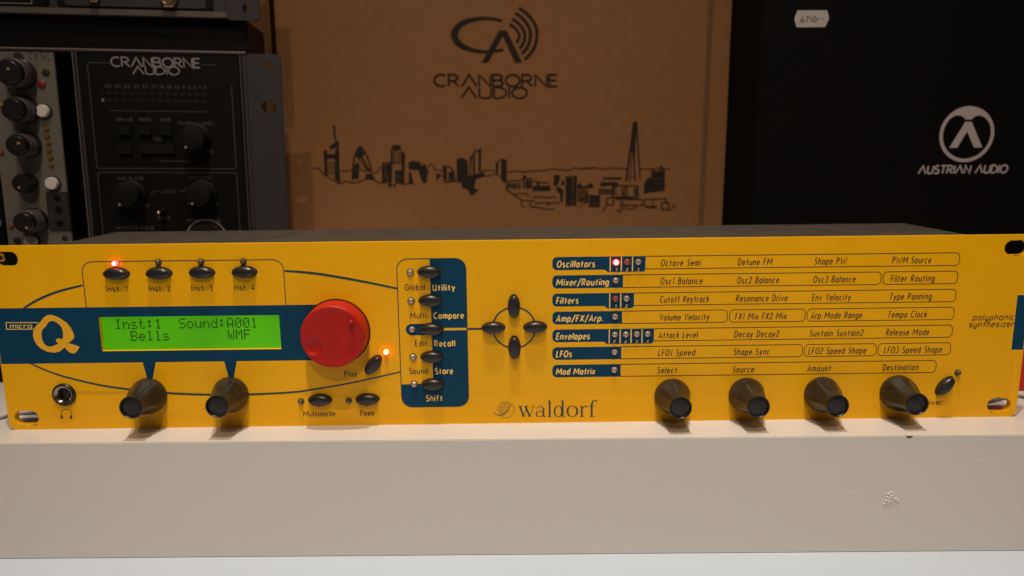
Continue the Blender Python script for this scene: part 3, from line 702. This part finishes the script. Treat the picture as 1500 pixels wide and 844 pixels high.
# meter windows
for r_, (ya, yb) in enumerate(((136.5, 139), (146.5, 149))):
    for i in range(14):
        u, v = av(160 + i * 10.75, ya + (yb - ya) * i / 13)
        box('meter_segment', mod, AF, u - 1.3, u + 1.3, v - .9, v + .9, .05, .3, M['chassis'] if False else mat('dark_meter_segment', (.004, .0035, .0035), .4) if i == 0 and r_ == 0 else bpy.data.materials['dark_meter_segment'], 0)
SW = mat('dark_switch_cap', (.0055, .005, .005), .6, spec=.12)
for xa, ya, xb, yb in ((174, 184, 192, 198.5), (205, 184, 222, 198.5), (235.5, 184.5, 253, 199), (177, 211, 193, 226), (208, 211, 256, 226)):
    a = av(xa, yb); b = av(xb, ya); box('switch_cap', mod, AF, a[0], b[0], a[1], b[1], .05, 1.8, SW, .35)
v, f, mi = lathe([(8.3, 0), (8.3, 2), (7.6, 2.6), (7.3, 9), (6.8, 10), (5.5, 10.3), (.5, 10.3)], 36, lambda t, w: 1 - (.02 * (1 + math.cos(18 * t)) if 2.3 < w < 9.5 else 0))
RK = local_mesh('rack_knob', v, f, [SW], None, 35)
v, f, mi = lathe([(.75, 10.1), (.75, 10.7), (.1, 10.8)], 12); PD = local_mesh('pointer_dot', [(x - 3.2, y - 5.2, z) for x, y, z in v], f, [M['rackprint']], None, 60)
for px, py in ((288, 203), (193, 285), (297, 284)):
    u, v = av(px, py); k = inst('knob', ra, RK, AF, u, v, .1); d = bpy.data.objects.new('pointer_dot', PD); COL.objects.link(d); d.parent = k
u, v = av(303, 350); k = inst('knob', ra, RK, AF, u, v, .1, 0, 1.25)
ribbons('dial_ring_print', mod, AF, [([(u + 11.6 * math.cos(t * PI / 18), v + 11.6 * math.sin(t * PI / 18)) for t in range(36)], .9, True)], .16, mat('ring_ink', (.16, .14, .13), .5))
u, v = av(239, 310)
t_, f_, lm_ = lathe([(2.2, 0, 1), (2.2, 1.0, 1), (1.1, 1.2, 1), (.8, 3, 1), (.85, 6, 1), (.95, 7.4, 0), (.7, 8.2, 0), (.2, 8.5, 0)], 16)
inst('toggle_lever', ra, local_mesh('toggle_lever', t_, f_, [M['warmtip'], M['rackblack']], lm_, 50), AF, u, v, .1)

# grey green module: plate leans with the frame
ml = A(13, 360)[0]; ml2 = A(0, 256)[0]; mr = (A(76, 76)[0] + A(106.6, 343)[0]) / 2; mt = A(40, 75.5)[1]
gl = (ml + ml2) / 2
gm = shape('grey_module', ra, AF, [[(gl, bot + 1), (mr, bot + 1), (mr, mt), (gl, mt)]], -2, .05, M['modplate'], .3)
def circpart(name, par, px, py, r, h, m, n=20):
    u, v = A(px, py); a, b_, c_ = lathe([(r, 0), (r, h * .7), (r * .85, h), (r * .1, h)], n)
    return put(name, par, AF, [(x + u, y + v, z + .06) for x, y, z in a], b_, m, None, 50)
for px, py, r in ((27.4, 83.2, 2.6), (67.5, 106.4, 2.1), (26, 352.7, 2.1), (95.3, 348.8, 1.6)): circpart('fixing_screw', gm, px, py, r, .5, M['hole'])
circpart('red_diode', gm, 61.7, 123.3, 2.1, 1.0, mat('dull_red_diode', (.20, .015, .01), .3)); circpart('red_diode', gm, 2, 223, 1.5, 1, M['modred']); circpart('red_diode', gm, 17, 330.7, 1.5, 1, M['modred'])
for px, py in ((64.7, 163), (77.8, 268.8), (47.3, 352.5)):
    circpart('switch_collar', gm, px + 1, py + .5, 4.3, .8, M['hole']); circpart('white_push_button', gm, px, py, 3.6, 3.0, M['modwhite'], 28)
for px, py in ((68, 188.5), (69.5, 199), (71, 209), (72.5, 219.5), (74, 230.5), (75.2, 241.5)): circpart('amber_diode', gm, px, py, 1.5, .9, M['amber'])
a = A(42, 88); b = A(74, 88); lettering('lettering', gm, AF, 'TX5C', a[0], b[0], a[1], 4.1, M['hole'], .10, 0, .1, None, .2)
for pts_ in ([A(53, 97), A(58.5, 109.5)], [A(5, 254), A(8, 270), A(13, 286)], [A(12, 254), A(15, 270), A(17, 286)]): ribbons('scale_print', gm, AF, [(pts_, .32, False)], .1, M['modred'])
# ticks round knobs
def mod_knob(px, py, r1, r2, small=False):
    u, v = A(px, py)
    if small: pr = [(r1, 0, 1), (r1, 6, 1), (r1 * .9, 8, 1), (r1 * .1, 8.2, 1)]
    else: pr = [(r1, 0, 1), (r1, 3, 1), (r1 * .93, 3.6, 0), (r2 * 1.12, 9, 0), (r2 * 1.04, 10, 0), (r2, 10.2, 1), (r2 * .95, 13, 1), (r2 * .8, 14, 1), (r2 * .1, 14.1, 1)]
    a, b_, c_ = lathe(pr, 36)
    k = put('module_knob', ra, AF, [(x + u, y + v, z + .06) for x, y, z in a], b_, [M['modknob'], M['knobrim']], c_, 40)
    return k
mod_knob(31, 109, 8.6, 7.2); mod_knob(37, 162, 7.8, 6.4); mod_knob(42, 213, 7.3, 5.9); mod_knob(42, 268, 5.6, 5, True); mod_knob(52, 323, 7.3, 5.9)
for i, (px, py) in enumerate(((31, 109), (37, 162), (42, 213), (42, 268), (52, 323))):
    u, v = A(px, py)
    st = [([(u + 10.2 * math.cos(math.radians(t)), v + 10.2 * math.sin(math.radians(t))), (u + 11 * math.cos(math.radians(t)), v + 11 * math.sin(math.radians(t)))], .35, False) for t in range(-50, 231, 28)]
    ribbons('tick_print', gm, AF, st, .1, M['modred'] if i % 2 else M['hole'])
for px, py, w in ((2.5, 153, 14.2), (27, 210, 14.2), (28, 275, 8.3), (39, 334, 14.2), (12, 101, 14.2)):
    u, v = AF.P(px, py, w); a, b_, c_ = lathe([(.8, -.3), (.8, .25), (.1, .35)], 12)
    put('pointer_tip', ra, AF, [(x + u, y + v, z + w) for x, y, z in a], b_, M['tip'], None, 50)
# little connector block
a = A(72, 337.5); b = A(101, 281)
cb = box('socket_block', ra, AF, (a[0] + A(69, 282)[0]) / 2, mr + .4, a[1], b[1], .07, 1.2, M['hole'], .3)
for px, py in ((85.3, 290), (87.4, 307), (89.6, 327)):
    u, v = A(px, py); a_, b_, c_ = lathe([(1.9, 1.25), (1.9, 1.6), (1.2, 1.6), (1.1, 1.3), (.3, 1.28)], 16)
    put('socket', cb, AF, [(x + u, y + v, z) for x, y, z in a_], b_, M['rackblack'], None, 50)
# orange and black module at the far left
om = shape('orange_module', ra, AF, [[(gl - 36, bot + 1), (gl - .8, bot + 1), (gl - .8, mt), (gl - 36, mt)]], -2, .05, M['rackblack'], .3)
a = A(0, 356)[0]; shape('orange_field', om, AF, [[(gl - 30, A(0, 356)[1]), (gl - 5.6, A(0, 356)[1]), (gl - 5.6, A(0, 332)[1]), (gl - 30, A(0, 332)[1])]], .1, None, M['orange'])
u, v = A(0, 327); put('silver_nut', om, AF, [(x + u - 1.5, y + v, z) for x, y, z in lathe([(2.6, .06), (2.6, 1.2), (1.6, 1.3), (1.5, .5), (.2, .5)], 18)[0]], lathe([(2.6, .06), (2.6, 1.2), (1.6, 1.3), (1.5, .5), (.2, .5)], 18)[1], M['rackprint'], None, 50)
# small black power box with an orange numeral, glimpsed through the upper left slot
nb_ = thing('numbered_box', 'small dark box with orange numeral seen through upper left slot of yellow panel', 'box', sight(3, 378, 70) + Vector((0, 6, -60)))
NF = Frame(sight(3, 378, 76))
box('box_body', nb_, NF, -26, 10, -NF.o.z + .2, 5.5, -14, 0, M['rackblack'], .4)
a = NF.P(-1, 382); b = NF.P(6.5, 382); lettering('lettering', nb_, NF, '3', a[0], b[0], a[1], 3.6, M['orange'], .28, 0, .1)

# --- black case resting on the rack frame and the second frame on top of it
kz0 = A(200, 72)[1] + 1.0
bc = thing('black_case', 'plain black case lying between the two grey rack frames', 'case', AF.W(0, top, -30))
box('case_body', bc, AF, -80, A(360, 60)[0], top + .2, A(180, 23)[1], -52, -6, M['rackblack'], .6)
BF = nearest(104, 5.0, 1.0, 200, 22)
B = BF.P
rb = thing('module_chassis', 'bluish grey rack frame at the top left corner, only its lower edge in view', 'rack frame', BF.W(0, 0, -30))
bb = B(160, 22)[1]; br = B(331, 20)[0]; bt = bb + 60
box('frame_body', rb, BF, -92, br, bb, bt, -50, -1.5, M['steel'], .6)
box('frame_lip', rb, BF, -92, br + .2, bb - .3, bb + 3.2, -1.4, .4, mat('pale_frame_lip', (.075, .062, .058), .5, noise=.2, nscale=60), .4)  # lip in a paler, mottled grey than the frame body
bx0 = B(82, 5)[0]; bx1 = B(312, 10)[0]; by = B(200, 14)[1]
shape('black_surround', rb, BF, [rrect(bx0, by - .6, bx1, bt - 2, 4)], -1.4, -.6, M['rackblack'], .3)
shape('black_surround', rb, BF, [rrect(-90, by - .2, B(71, 5)[0], bt - 2, 4)], -1.4, -.6, M['rackblack'], .3)
ribbons('panel_outline', rb, BF, [([(-80, B(20, 4.5)[1]), B(46, 5), (B(46, 5)[0], bt - 4)], .4, False)], -.55, M['rackprint'])
px0 = B(95, 6)[0]; px1 = B(301, 8)[0]
shape('socket_plate', rb, BF, [rrect(px0, B(200, 11)[1], px1, bt - 4, 1.5)], -.5, .2, M['steel'], .3)
for px, py, r in ((138.6, -4, 3.4), (248, -1, 5.2)):
    u, v = B(px, py)
    nut = lathe([(r, 0), (r, 2.0), (r * .8, 2.4)], 6); rg = lathe([(r * .78, 2.4), (r * .78, 4.2), (r * .62, 4.4), (r * .55, 3), (r * .5, 1)], 24)
    q = put('socket_nut', rb, BF, [(x + u, y + v, z + .2) for x, y, z in nut[0]], nut[1], M['brass'], None, 20)
    put('socket_ring', q, BF, [(x + u, y + v, z + .2) for x, y, z in rg[0]], rg[1], M['brass'], None, 40)
e0 = B(333, 10)[0]; e1 = B(379, 10)[0]; hu, hv = B(360, 12.6)
shape('rack_ear', rb, BF, [rrect(br + .3, B(355, 30)[1], e1, bt, 2.5), circ(hu, hv, 2.1)[::-1]], -2.5, .1, M['steel'], .3)

# --- kraft box with printed front
KF = nearest(186, 1.5, .5, 750, 200)
K = KF.P
kb = thing('cardboard_box', 'large kraft cardboard box printed with a city skyline and a round ended logo', 'box', KF.W(0, 0, -60) * 1)
kb.location.z = 0; ORIGIN[kb.name] = Vector((ORIGIN[kb.name].x, ORIGIN[kb.name].y, 0))
kl = (K(403, 40)[0]); kc = (K(1042, 0)[0] + K(1026, 330)[0]) / 2; kr = (K(1075, 0)[0] + K(1057, 330)[0]) / 2
kz = -KF.o.z; kt = K(750, -150)[1]
box('box_front', kb, KF, kl, kc - 1.5, kz + 3, kt, -3, 0, M['cardboard'], .8)
box('box_flap', kb, KF, kc + 1.5, kr, kz + 3, kt, -3, -.3, M['cardboard'], .8)
box('box_body', kb, KF, kl + .5, kr - .5, kz + 2.5, kt - .3, -130, -3.6, M['cardcore'], .8)
# logo: C, A and sound waves
def S5(x, y): return K(630 + x / 5.275, y / 5.275)
def kst(pts, w): return ([S5(*p) for p in pts], [k / 5.275 / 2.06 for k in w] if isinstance(w, (list, tuple)) else w / 5.275 / 2.06, False)
L = []
cp = spline([(556, 162), (480, 146), (400, 145), (300, 160), (225, 200), (190, 255), (195, 300), (230, 345), (300, 380), (380, 398), (470, 400), (568, 385)], 8)
n = len(cp); L.append(kst(cp, [22 + 30 * math.sin(PI * i / (n - 1)) ** 3 for i in range(n)]))
L.append(([S5(*p) for p in spline([(686, 62), (760, 120), (815, 200), (825, 280), (800, 380), (733, 462)], 6)], 24 / 5.275 / 2.06, False))
L.append(kst(spline([(660, 102), (720, 150), (765, 215), (775, 290), (755, 360), (712, 415)], 6), 24))
L.append(kst(spline([(636, 145), (685, 185), (722, 235), (732, 290), (718, 340), (692, 376)], 6), 23))
L.append(kst(spline([(614, 185), (655, 218), (682, 255), (688, 290), (668, 335)], 6), 22))
ribbons('emblem_print', kb, KF, L, .1, M['boxink'])
multi('emblem_letter', kb, KF, [[S5(*p) for p in ((398, 486), (532, 236), (592, 236), (712, 486), (655, 486), (562, 280), (448, 486))][::-1]], .13, M['boxink'])
a = K(636, 126.5); b = K(816.5, 126.5); lettering('lettering', kb, KF, 'CR\u039bNBORNE', a[0], b[0], a[1], 7.6, M['boxink'], .20, 0, .1, None, .1)
a = K(675.5, 144); b = K(772, 144); lettering('lettering', kb, KF, '\u039bUDIO', a[0], b[0], a[1], 7.2, M['boxink'], .20, 0, .1, None, .1)
# the skyline, sketched with wobbly pen strokes
SK = []; SP = []
rs_ = random.Random(7)
def pen(pts, w=1.3, jit=.35):
    out = []
    for i in range(len(pts) - 1):
        (x0, y0), (x1, y1) = pts[i], pts[i + 1]; n_ = max(1, int(math.hypot(x1 - x0, y1 - y0) / 4))
        for k in range(n_): out.append((x0 + (x1 - x0) * k / n_ + rs_.uniform(-jit, jit), y0 + (y1 - y0) * k / n_ + rs_.uniform(-jit, jit)))
    out.append(pts[-1]); SK.append(([K(*p) for p in out], w * 1.1 / 2.06, False))
def fill(pts): SP.append([K(*p) for p in pts][::-1])
def hatch(x0, y0, x1, y1, n, w=1.4):
    for i in range(n):
        x = x0 + (x1 - x0) * (i + .5) / n; pen([(x + rs_.uniform(-.5, .5), y0 + rs_.uniform(0, 3)), (x + rs_.uniform(-.5, .5), y1 - rs_.uniform(0, 3))], w * rs_.uniform(.6, 1.2))
def hh_(x0, y0, x1, y1, n, w=1.1):
    for i in range(n):
        y = y0 + (y1 - y0) * (i + .5) / n; pen([(x0, y), (x1, y + rs_.uniform(-.4, .4))], w * rs_.uniform(.7, 1.1))
c1 = lambda x, y: (450 + x / 7.033, 170 + y / 7.033)
pen([c1(*p) for p in ((60, 550), (120, 535), (170, 600), (230, 635), (300, 680), (350, 695), (400, 672), (470, 690), (540, 680), (600, 650), (680, 655), (740, 690), (800, 690))], 1.5)
pen([c1(*p) for p in ((350, 560), (410, 572), (470, 555))]); pen([c1(*p) for p in ((650, 575), (720, 585), (740, 530), (780, 520))])
fill([c1(*p) for p in ((262, 90), (288, 90), (300, 260), (282, 260))]); fill([c1(*p) for p in ((300, 250), (325, 255), (342, 700), (312, 700))])
fill([c1(*p) for p in ((168, 360), (205, 350), (212, 620), (180, 620))]); fill([c1(*p) for p in ((205, 395), (300, 390), (305, 440), (205, 440))]); fill([c1(*p) for p in ((232, 310), (300, 265), (300, 320), (240, 350))])
hatch(*c1(285, 330), *c1(318, 680), 4, 1.2); hh_(*c1(215, 470), *c1(290, 600), 6, 1.0)
sp = [c1(*p) for p in spline([(465, 660), (475, 500), (495, 400), (545, 318), (600, 385), (640, 480), (662, 565)], 5)]
pen(sp, 2.4, .1); hatch(*c1(475, 480), *c1(535, 660), 6, 2.2); fill([c1(*p) for p in ((500, 400), (545, 325), (590, 390), (560, 440), (520, 440))])
pen([c1(545, 400), c1(640, 560)], 2.6); pen([c1(520, 430), c1(620, 560)], 1.4); pen([c1(500, 470), c1(560, 560), c1(660, 570)], 1.3)
fill([c1(*p) for p in ((600, 600), (670, 590), (700, 660), (600, 640))])
fill([c1(*p) for p in ((880, 300), (960, 300), (970, 350), (870, 355))]); pen([c1(870, 350), c1(872, 480)], 2.6); hatch(*c1(880, 350), *c1(965, 480), 5, 1.2); fill([c1(*p) for p in ((968, 350), (1010, 390), (1000, 700), (975, 700))])
pen([c1(775, 690), c1(778, 485), c1(990, 480)], 2.0); hatch(*c1(785, 495), *c1(840, 700), 5, 1.3); fill([c1(*p) for p in ((830, 490), (880, 490), (870, 735), (835, 735))]); fill([c1(*p) for p in ((900, 560), (1000, 555), (1000, 620), (905, 610))]); hatch(*c1(900, 600), *c1(1000, 700), 5, 2.0); fill([c1(*p) for p in ((880, 700), (915, 700), (905, 745))])
c2 = lambda x, y: (580 + x / 7.67, 190 + y / 7.67)
pen([c2(*p) for p in ((0, 600), (90, 615), (140, 600), (190, 610), (185, 550))], 1.4)
fill([c2(*p) for p in ((140, 370), (200, 350), (280, 370), (285, 430), (210, 460), (140, 440))]); fill([c2(*p) for p in ((245, 440), (330, 380), (355, 480), (345, 600), (300, 600))]); fill([c2(*p) for p in ((140, 480), (175, 480), (190, 610), (145, 600))])
pen([c2(*p) for p in ((350, 430), (395, 390), (430, 400), (430, 450), (530, 455))]); fill([c2(*p) for p in ((450, 490), (520, 510), (480, 545), (460, 590))]); pen([c2(360, 440), c2(360, 500)], 1.4)
fill([c2(*p) for p in ((525, 410), (570, 415), (575, 580), (530, 540))]); pen([c2(*p) for p in ((525, 410), (610, 420), (650, 470), (665, 580), (545, 590), (530, 540))], 2.0); fill([c2(*p) for p in ((590, 480), (640, 470), (650, 570), (590, 565))])
fill([c2(*p) for p in ((680, 330), (740, 312), (805, 350), (815, 520), (900, 500), (990, 470), (1000, 520), (900, 560), (880, 660), (935, 670), (850, 750), (800, 670), (740, 650), (735, 600), (685, 590))])
pen([c2(*p) for p in ((835, 520), (840, 320), (880, 270), (885, 240), (950, 228), (945, 480))], 2.2); fill([c2(*p) for p in ((860, 310), (885, 260), (890, 500), (865, 520))]); fill([c2(*p) for p in ((928, 235), (952, 228), (945, 480), (928, 480))])
pen([c2(*p) for p in ((950, 460), (1040, 455), (1110, 460))]); pen([c2(*p) for p in ((990, 525), (1050, 520), (1115, 495), (1190, 540))])
fill([c2(*p) for p in ((1118, 380), (1150, 375), (1148, 515), (1122, 500))]); fill([c2(*p) for p in ((1180, 340), (1245, 345), (1245, 590), (1185, 580), (1180, 540))]); pen([c2(1120, 380), c2(1180, 335), c2(1240, 345)], 1.6); pen([c2(1230, 600), c2(1250, 690), c2(1304, 710)], 1.5); pen([c2(1250, 475), c2(1304, 478)])
c3 = lambda x, y: (720 + x / 8.44, 220 + y / 8.44)
pen([c3(*p) for p in ((200, 270), (270, 270), (310, 258), (400, 268), (500, 262), (570, 250), (620, 262), (740, 230), (860, 240), (950, 255), (1020, 222), (1130, 228), (1266, 215))], 1.5)
pen([c3(*p) for p in ((170, 400), (200, 500), (270, 545), (430, 535), (460, 580))], 1.6); pen([c3(*p) for p in ((270, 560), (340, 590), (370, 625), (530, 628))], 1.6); pen([c3(*p) for p in ((365, 630), (375, 690), (415, 712))], 1.5)
hatch(*c3(195, 390), *c3(360, 490), 9, 2.0); pen([c3(190, 385), c3(350, 375), c3(400, 355), c3(510, 352)], 1.7); hatch(*c3(385, 360), *c3(500, 490), 6, 2.0); fill([c3(*p) for p in ((390, 310), (430, 310), (430, 365), (390, 365))])
fill([c3(*p) for p in ((505, 440), (728, 440), (728, 505), (505, 505))]); pen([c3(510, 385), c3(570, 390), c3(600, 405), c3(710, 405)], 1.6); fill([c3(*p) for p in ((560, 380), (590, 385), (590, 440), (560, 440))])
pen([c3(515, 582), c3(800, 582)], 1.7); pen([c3(530, 655), c3(690, 655), c3(830, 650), (c3(825, 680))], 1.7); pen([c3(475, 640), c3(480, 695), c3(600, 712), c3(680, 732), c3(775, 730)], 1.7); fill([c3(*p) for p in ((690, 650), (720, 650), (715, 695), (690, 690))])
fill([c3(*p) for p in ((770, 310), (845, 308), (840, 380), (810, 440), (765, 440))]); fill([c3(*p) for p in ((860, 380), (900, 375), (900, 440), (860, 430))]); fill([c3(*p) for p in ((800, 450), (850, 460), (890, 500), (880, 650), (850, 640), (845, 540), (805, 510))])
hatch(*c3(918, 330), *c3(1000, 700), 6, 2.1); fill([c3(*p) for p in ((1010, 325), (1058, 325), (1050, 690), (1005, 690))]); pen([c3(915, 330), c3(1058, 328)], 2)
fill([c3(*p) for p in ((1060, 440), (1090, 400), (1130, 450), (1190, 440), (1190, 470), (1060, 475))]); hh_(*c3(1060, 480), *c3(1190, 650), 9, 1.4); fill([c3(*p) for p in ((1160, 520), (1195, 520), (1195, 650), (1165, 655))]); pen([c3(1095, 700), c3(1130, 670), c3(1170, 655)])
c4 = lambda x, y: (850 + x / 5.627, 170 + y / 5.627)
pen([c4(*p) for p in ((0, 432), (50, 436), (130, 425), (170, 440), (250, 430), (320, 436), (385, 438))], 1.5); pen([c4(*p) for p in ((490, 438), (540, 436), (600, 438), (650, 430), (700, 436), (742, 434))], 1.5)
pen([c4(443, 50), c4(378, 540)], 3.0, .1); pen([c4(464, 50), c4(493, 525)], 2.2, .1); fill([c4(*p) for p in ((440, 45), (468, 45), (452, 320), (428, 320), (418, 250))]); pen([c4(430, 320), c4(405, 540)], 1.6, .2); pen([c4(445, 320), c4(450, 540)], 2.2, .2); pen([c4(410, 500), c4(450, 500)], 1.5)
fill([c4(*p) for p in ((165, 545), (310, 545), (310, 570), (165, 580))]); hh_(*c4(185, 505), *c4(345, 525), 3, 1.1); hh_(*c4(150, 600), *c4(265, 650), 4, 1.2)
fill([c4(*p) for p in ((50, 575), (90, 550), (115, 590), (60, 595))]); hh_(*c4(70, 655), *c4(160, 745), 9, 1.4); pen([c4(65, 655), c4(160, 655), c4(158, 750), c4(70, 745)], 1.5)
pen([c4(265, 575), c4(475, 575), c4(475, 665), c4(265, 668), c4(265, 575)], 1.9); hatch(*c4(270, 580), *c4(300, 665), 2, 2); hatch(*c4(335, 580), *c4(390, 665), 3, 2.2); hatch(*c4(440, 580), *c4(475, 665), 2, 2.2)
fill([c4(*p) for p in ((280, 668), (500, 680), (510, 695), (290, 690))]); pen([c4(180, 790), c4(210, 750), c4(220, 680), c4(270, 670), c4(275, 730), c4(215, 730)], 1.8); pen([c4(*p) for p in ((290, 770), (330, 795), (360, 750), (340, 700), (330, 770))], 1.8); pen([c4(345, 735), c4(510, 738), c4(515, 690)], 1.6); pen([c4(370, 760), c4(420, 770), c4(470, 745)], 1.4)
fill([c4(*p) for p in ((520, 610), (530, 540), (575, 500), (615, 540), (630, 625), (540, 632))]); hh_(*c4(590, 450), *c4(692, 610), 14, 2.0); fill([c4(*p) for p in ((655, 410), (675, 410), (680, 445), (655, 445))]); pen([c4(692, 440), c4(690, 610), c4(520, 635)], 1.8); pen([c4(590, 445), c4(590, 500)], 1.5)
pen([c4(530, 735), c4(535, 685), c4(705, 685), c4(705, 715)], 1.7); pen([c4(600, 690), c4(600, 735)], 1.5); fill([c4(*p) for p in ((520, 740), (630, 742), (630, 765), (540, 755))]); pen([c4(670, 770), c4(675, 715), c4(730, 715), c4(725, 775), c4(670, 772)], 2.0); pen([c4(725, 775), c4(755, 770), c4(765, 740), c4(792, 748)], 1.6)
ribbons('skyline_print', kb, KF, SK, .1, M['boxink']); multi('skyline_print', kb, KF, SP, .13, M['boxink'])

# --- second, plainer carton to the left of it
CF = nearest(205, 1.5, .5, 380, 40); Cc = CF.P
c2b = thing('cardboard_box', 'plain brown carton, a narrow strip in view left of the printed box', 'box', (CF.o.x, CF.o.y, 0))
cr_ = Cc(395, 40)[0]
box('box_body', c2b, CF, cr_ - 160, cr_, -CF.o.z + 1, Cc(380, -140)[1], -120, 0, M['cardboard'], .8)
box('box_edge', c2b, CF, cr_ - 4.2, cr_ - 1.2, -CF.o.z + 2, Cc(380, -140)[1] - 1, .05, 1.6, M['cardboard'], .6)

# --- black box with pale logo
XF = nearest(128, 0, 0, 1250, 150); X_ = XF.P
bx_ = thing('black_box', 'tall matt black box with a pale round logo and a white price sticker', 'box', (XF.o.x, XF.o.y, 0))
xl = (X_(1117, 0)[0] + X_(1101, 330)[0]) / 2; xz = -XF.o.z
box('box_body', bx_, XF, xl, xl + 250, xz + .2, X_(1250, -150)[1], -240, 0, M['blackbox'], 1.0)
def R6(x, y): return X_(1330 + x / 6.494, 140 + y / 6.494)
cc = R6(560, 367); rr = 0
pts = [R6(*p) for p in ((590, 100), (822, 330), (535, 635), (298, 400))]
r_o = (abs(pts[0][1] - pts[2][1]) / 2 + abs(pts[1][0] - pts[3][0]) / 2) / 2; cy_ = (pts[0][1] + pts[2][1]) / 2; cx_ = (pts[1][0] + pts[3][0]) / 2
ri = r_o * .875
inner = []
for t in range(-216, 37, 6): inner.append((cx_ + ri * math.cos(math.radians(t)), cy_ + ri * math.sin(math.radians(t))))
br_ = [R6(*p) for p in ((770, 255), (735, 210), (690, 190), (645, 195), (615, 218), (600, 228), (545, 228), (530, 208), (500, 190), (450, 192), (400, 220), (365, 262))]
ang0 = math.degrees(math.atan2(br_[-1][1] - cy_, br_[-1][0] - cx_)); ang1 = math.degrees(math.atan2(br_[0][1] - cy_, br_[0][0] - cx_))
inner = [(cx_ + ri * math.cos(math.radians(ang0 + (ang1 + 360 - ang0) * i / 50)), cy_ + ri * math.sin(math.radians(ang0 + (ang1 + 360 - ang0) * i / 50))) for i in range(51)] + br_[1:-1]
shape('emblem_print', bx_, XF, [circ(cx_, cy_, r_o, 64), inner[::-1]], .08, None, M['boxprint'])
shape('emblem_print', bx_, XF, [[R6(*p) for p in ((392, 498), (545, 250), (606, 250), (706, 493), (628, 496), (562, 342), (468, 498))]], .08, None, M['boxprint'])
a = X_(1345, 254.6); b = X_(1475, 254.6)
lettering('lettering', bx_, XF, '\u039bUSTRI\u039bN \u039bUDIO', a[0], b[0] - .4, (a[1] + X_(1475, 253)[1]) / 2, 4.75, M['boxprint'], .215, .12, .08, None, .14)
def S18(x, y): return X_(1150 + x / 18.75, 5 + y / 18.75)
st = shape('price_sticker', bx_, XF, [[S18(*p) for p in spline([(345, 195), (300, 300), (262, 420), (280, 540), (318, 660)], 4)] + [S18(*p) for p in spline([(1100, 650), (1160, 520), (1205, 400), (1180, 290), (1150, 190)], 4)]], .02, .12, M['sticker'])
a = S18(425, 520); b = S18(850, 515); lettering('lettering', st, XF, '6710', a[0], b[0], a[1], 3.1, M['ink'], .17, 0, .16, None, .22)
a = S18(880, 515); b = S18(1060, 515); lettering('lettering', st, XF, '--', a[0], b[0], a[1] + .3, 3.1, M['ink'], .15, 0, .16, None, .2)

# --- red box and cables at the right, cable at the left
q = sight(1500, 574, 0)
def on_plinth(px, py, z=0.0):
    d = ROT @ Vector(((px - 750) / F_PX, 1, -(py - 422) / F_PX)); return CAM + d * ((z - CAM.z) / d.z)
g0 = on_plinth(1498, 573)
rbx = thing('red_box', 'small bright red box standing just past the right end of the yellow panel', 'box', (g0.x, g0.y, 0))
rf = Frame((g0.x, g0.y, 0)); box('box_body', rbx, rf, -14, 70, .2, 52, -38, 0, M['redbox'], .6)
box('box_lid', rbx, rf, -14.3, 70.3, 52.1, 60, -38.3, .3, M['redbox'], .6)
def tube(name, label, pts, r, m, cat='cable', n=8):
    pts = spline([tuple(p) for p in pts], 6); V = []; Fs = []
    for i, p in enumerate(pts):
        a_ = Vector(pts[max(0, i - 1)]); b_ = Vector(pts[min(len(pts) - 1, i + 1)]); d = (b_ - a_).normalized()
        s1_ = d.cross(Vector((0, 0, 1))).normalized(); s2 = s1_.cross(d)
        for k in range(n):
            t = 2 * PI * k / n; V.append((Vector(p) + s1_ * r * math.cos(t) + s2 * r * math.sin(t)) * MM)
    for i in range(len(pts) - 1):
        for k in range(n): Fs.append((i * n + k, i * n + (k + 1) % n, (i + 1) * n + (k + 1) % n, (i + 1) * n + k))
    o = bpy.data.objects.new(name, mesh(name, V, Fs, m, None, 60)); COL.objects.link(o)
    o['label'] = label; o['category'] = cat; return o
tube('cable', 'thin dark cable lying on the plinth in front of the red box', [on_plinth(1560, 588, 1), on_plinth(1510, 584, 1), on_plinth(1493, 580, 1), on_plinth(1470, 583, 1), on_plinth(1440, 590, 1)], .8, M['cable'])
tube('cable', 'grey cable lying on the plinth at the left end of the yellow panel', [on_plinth(-60, 622, .9), on_plinth(0, 612.5, .9), on_plinth(18, 607, .9), on_plinth(60, 604, .9)], .75, M['cable'])
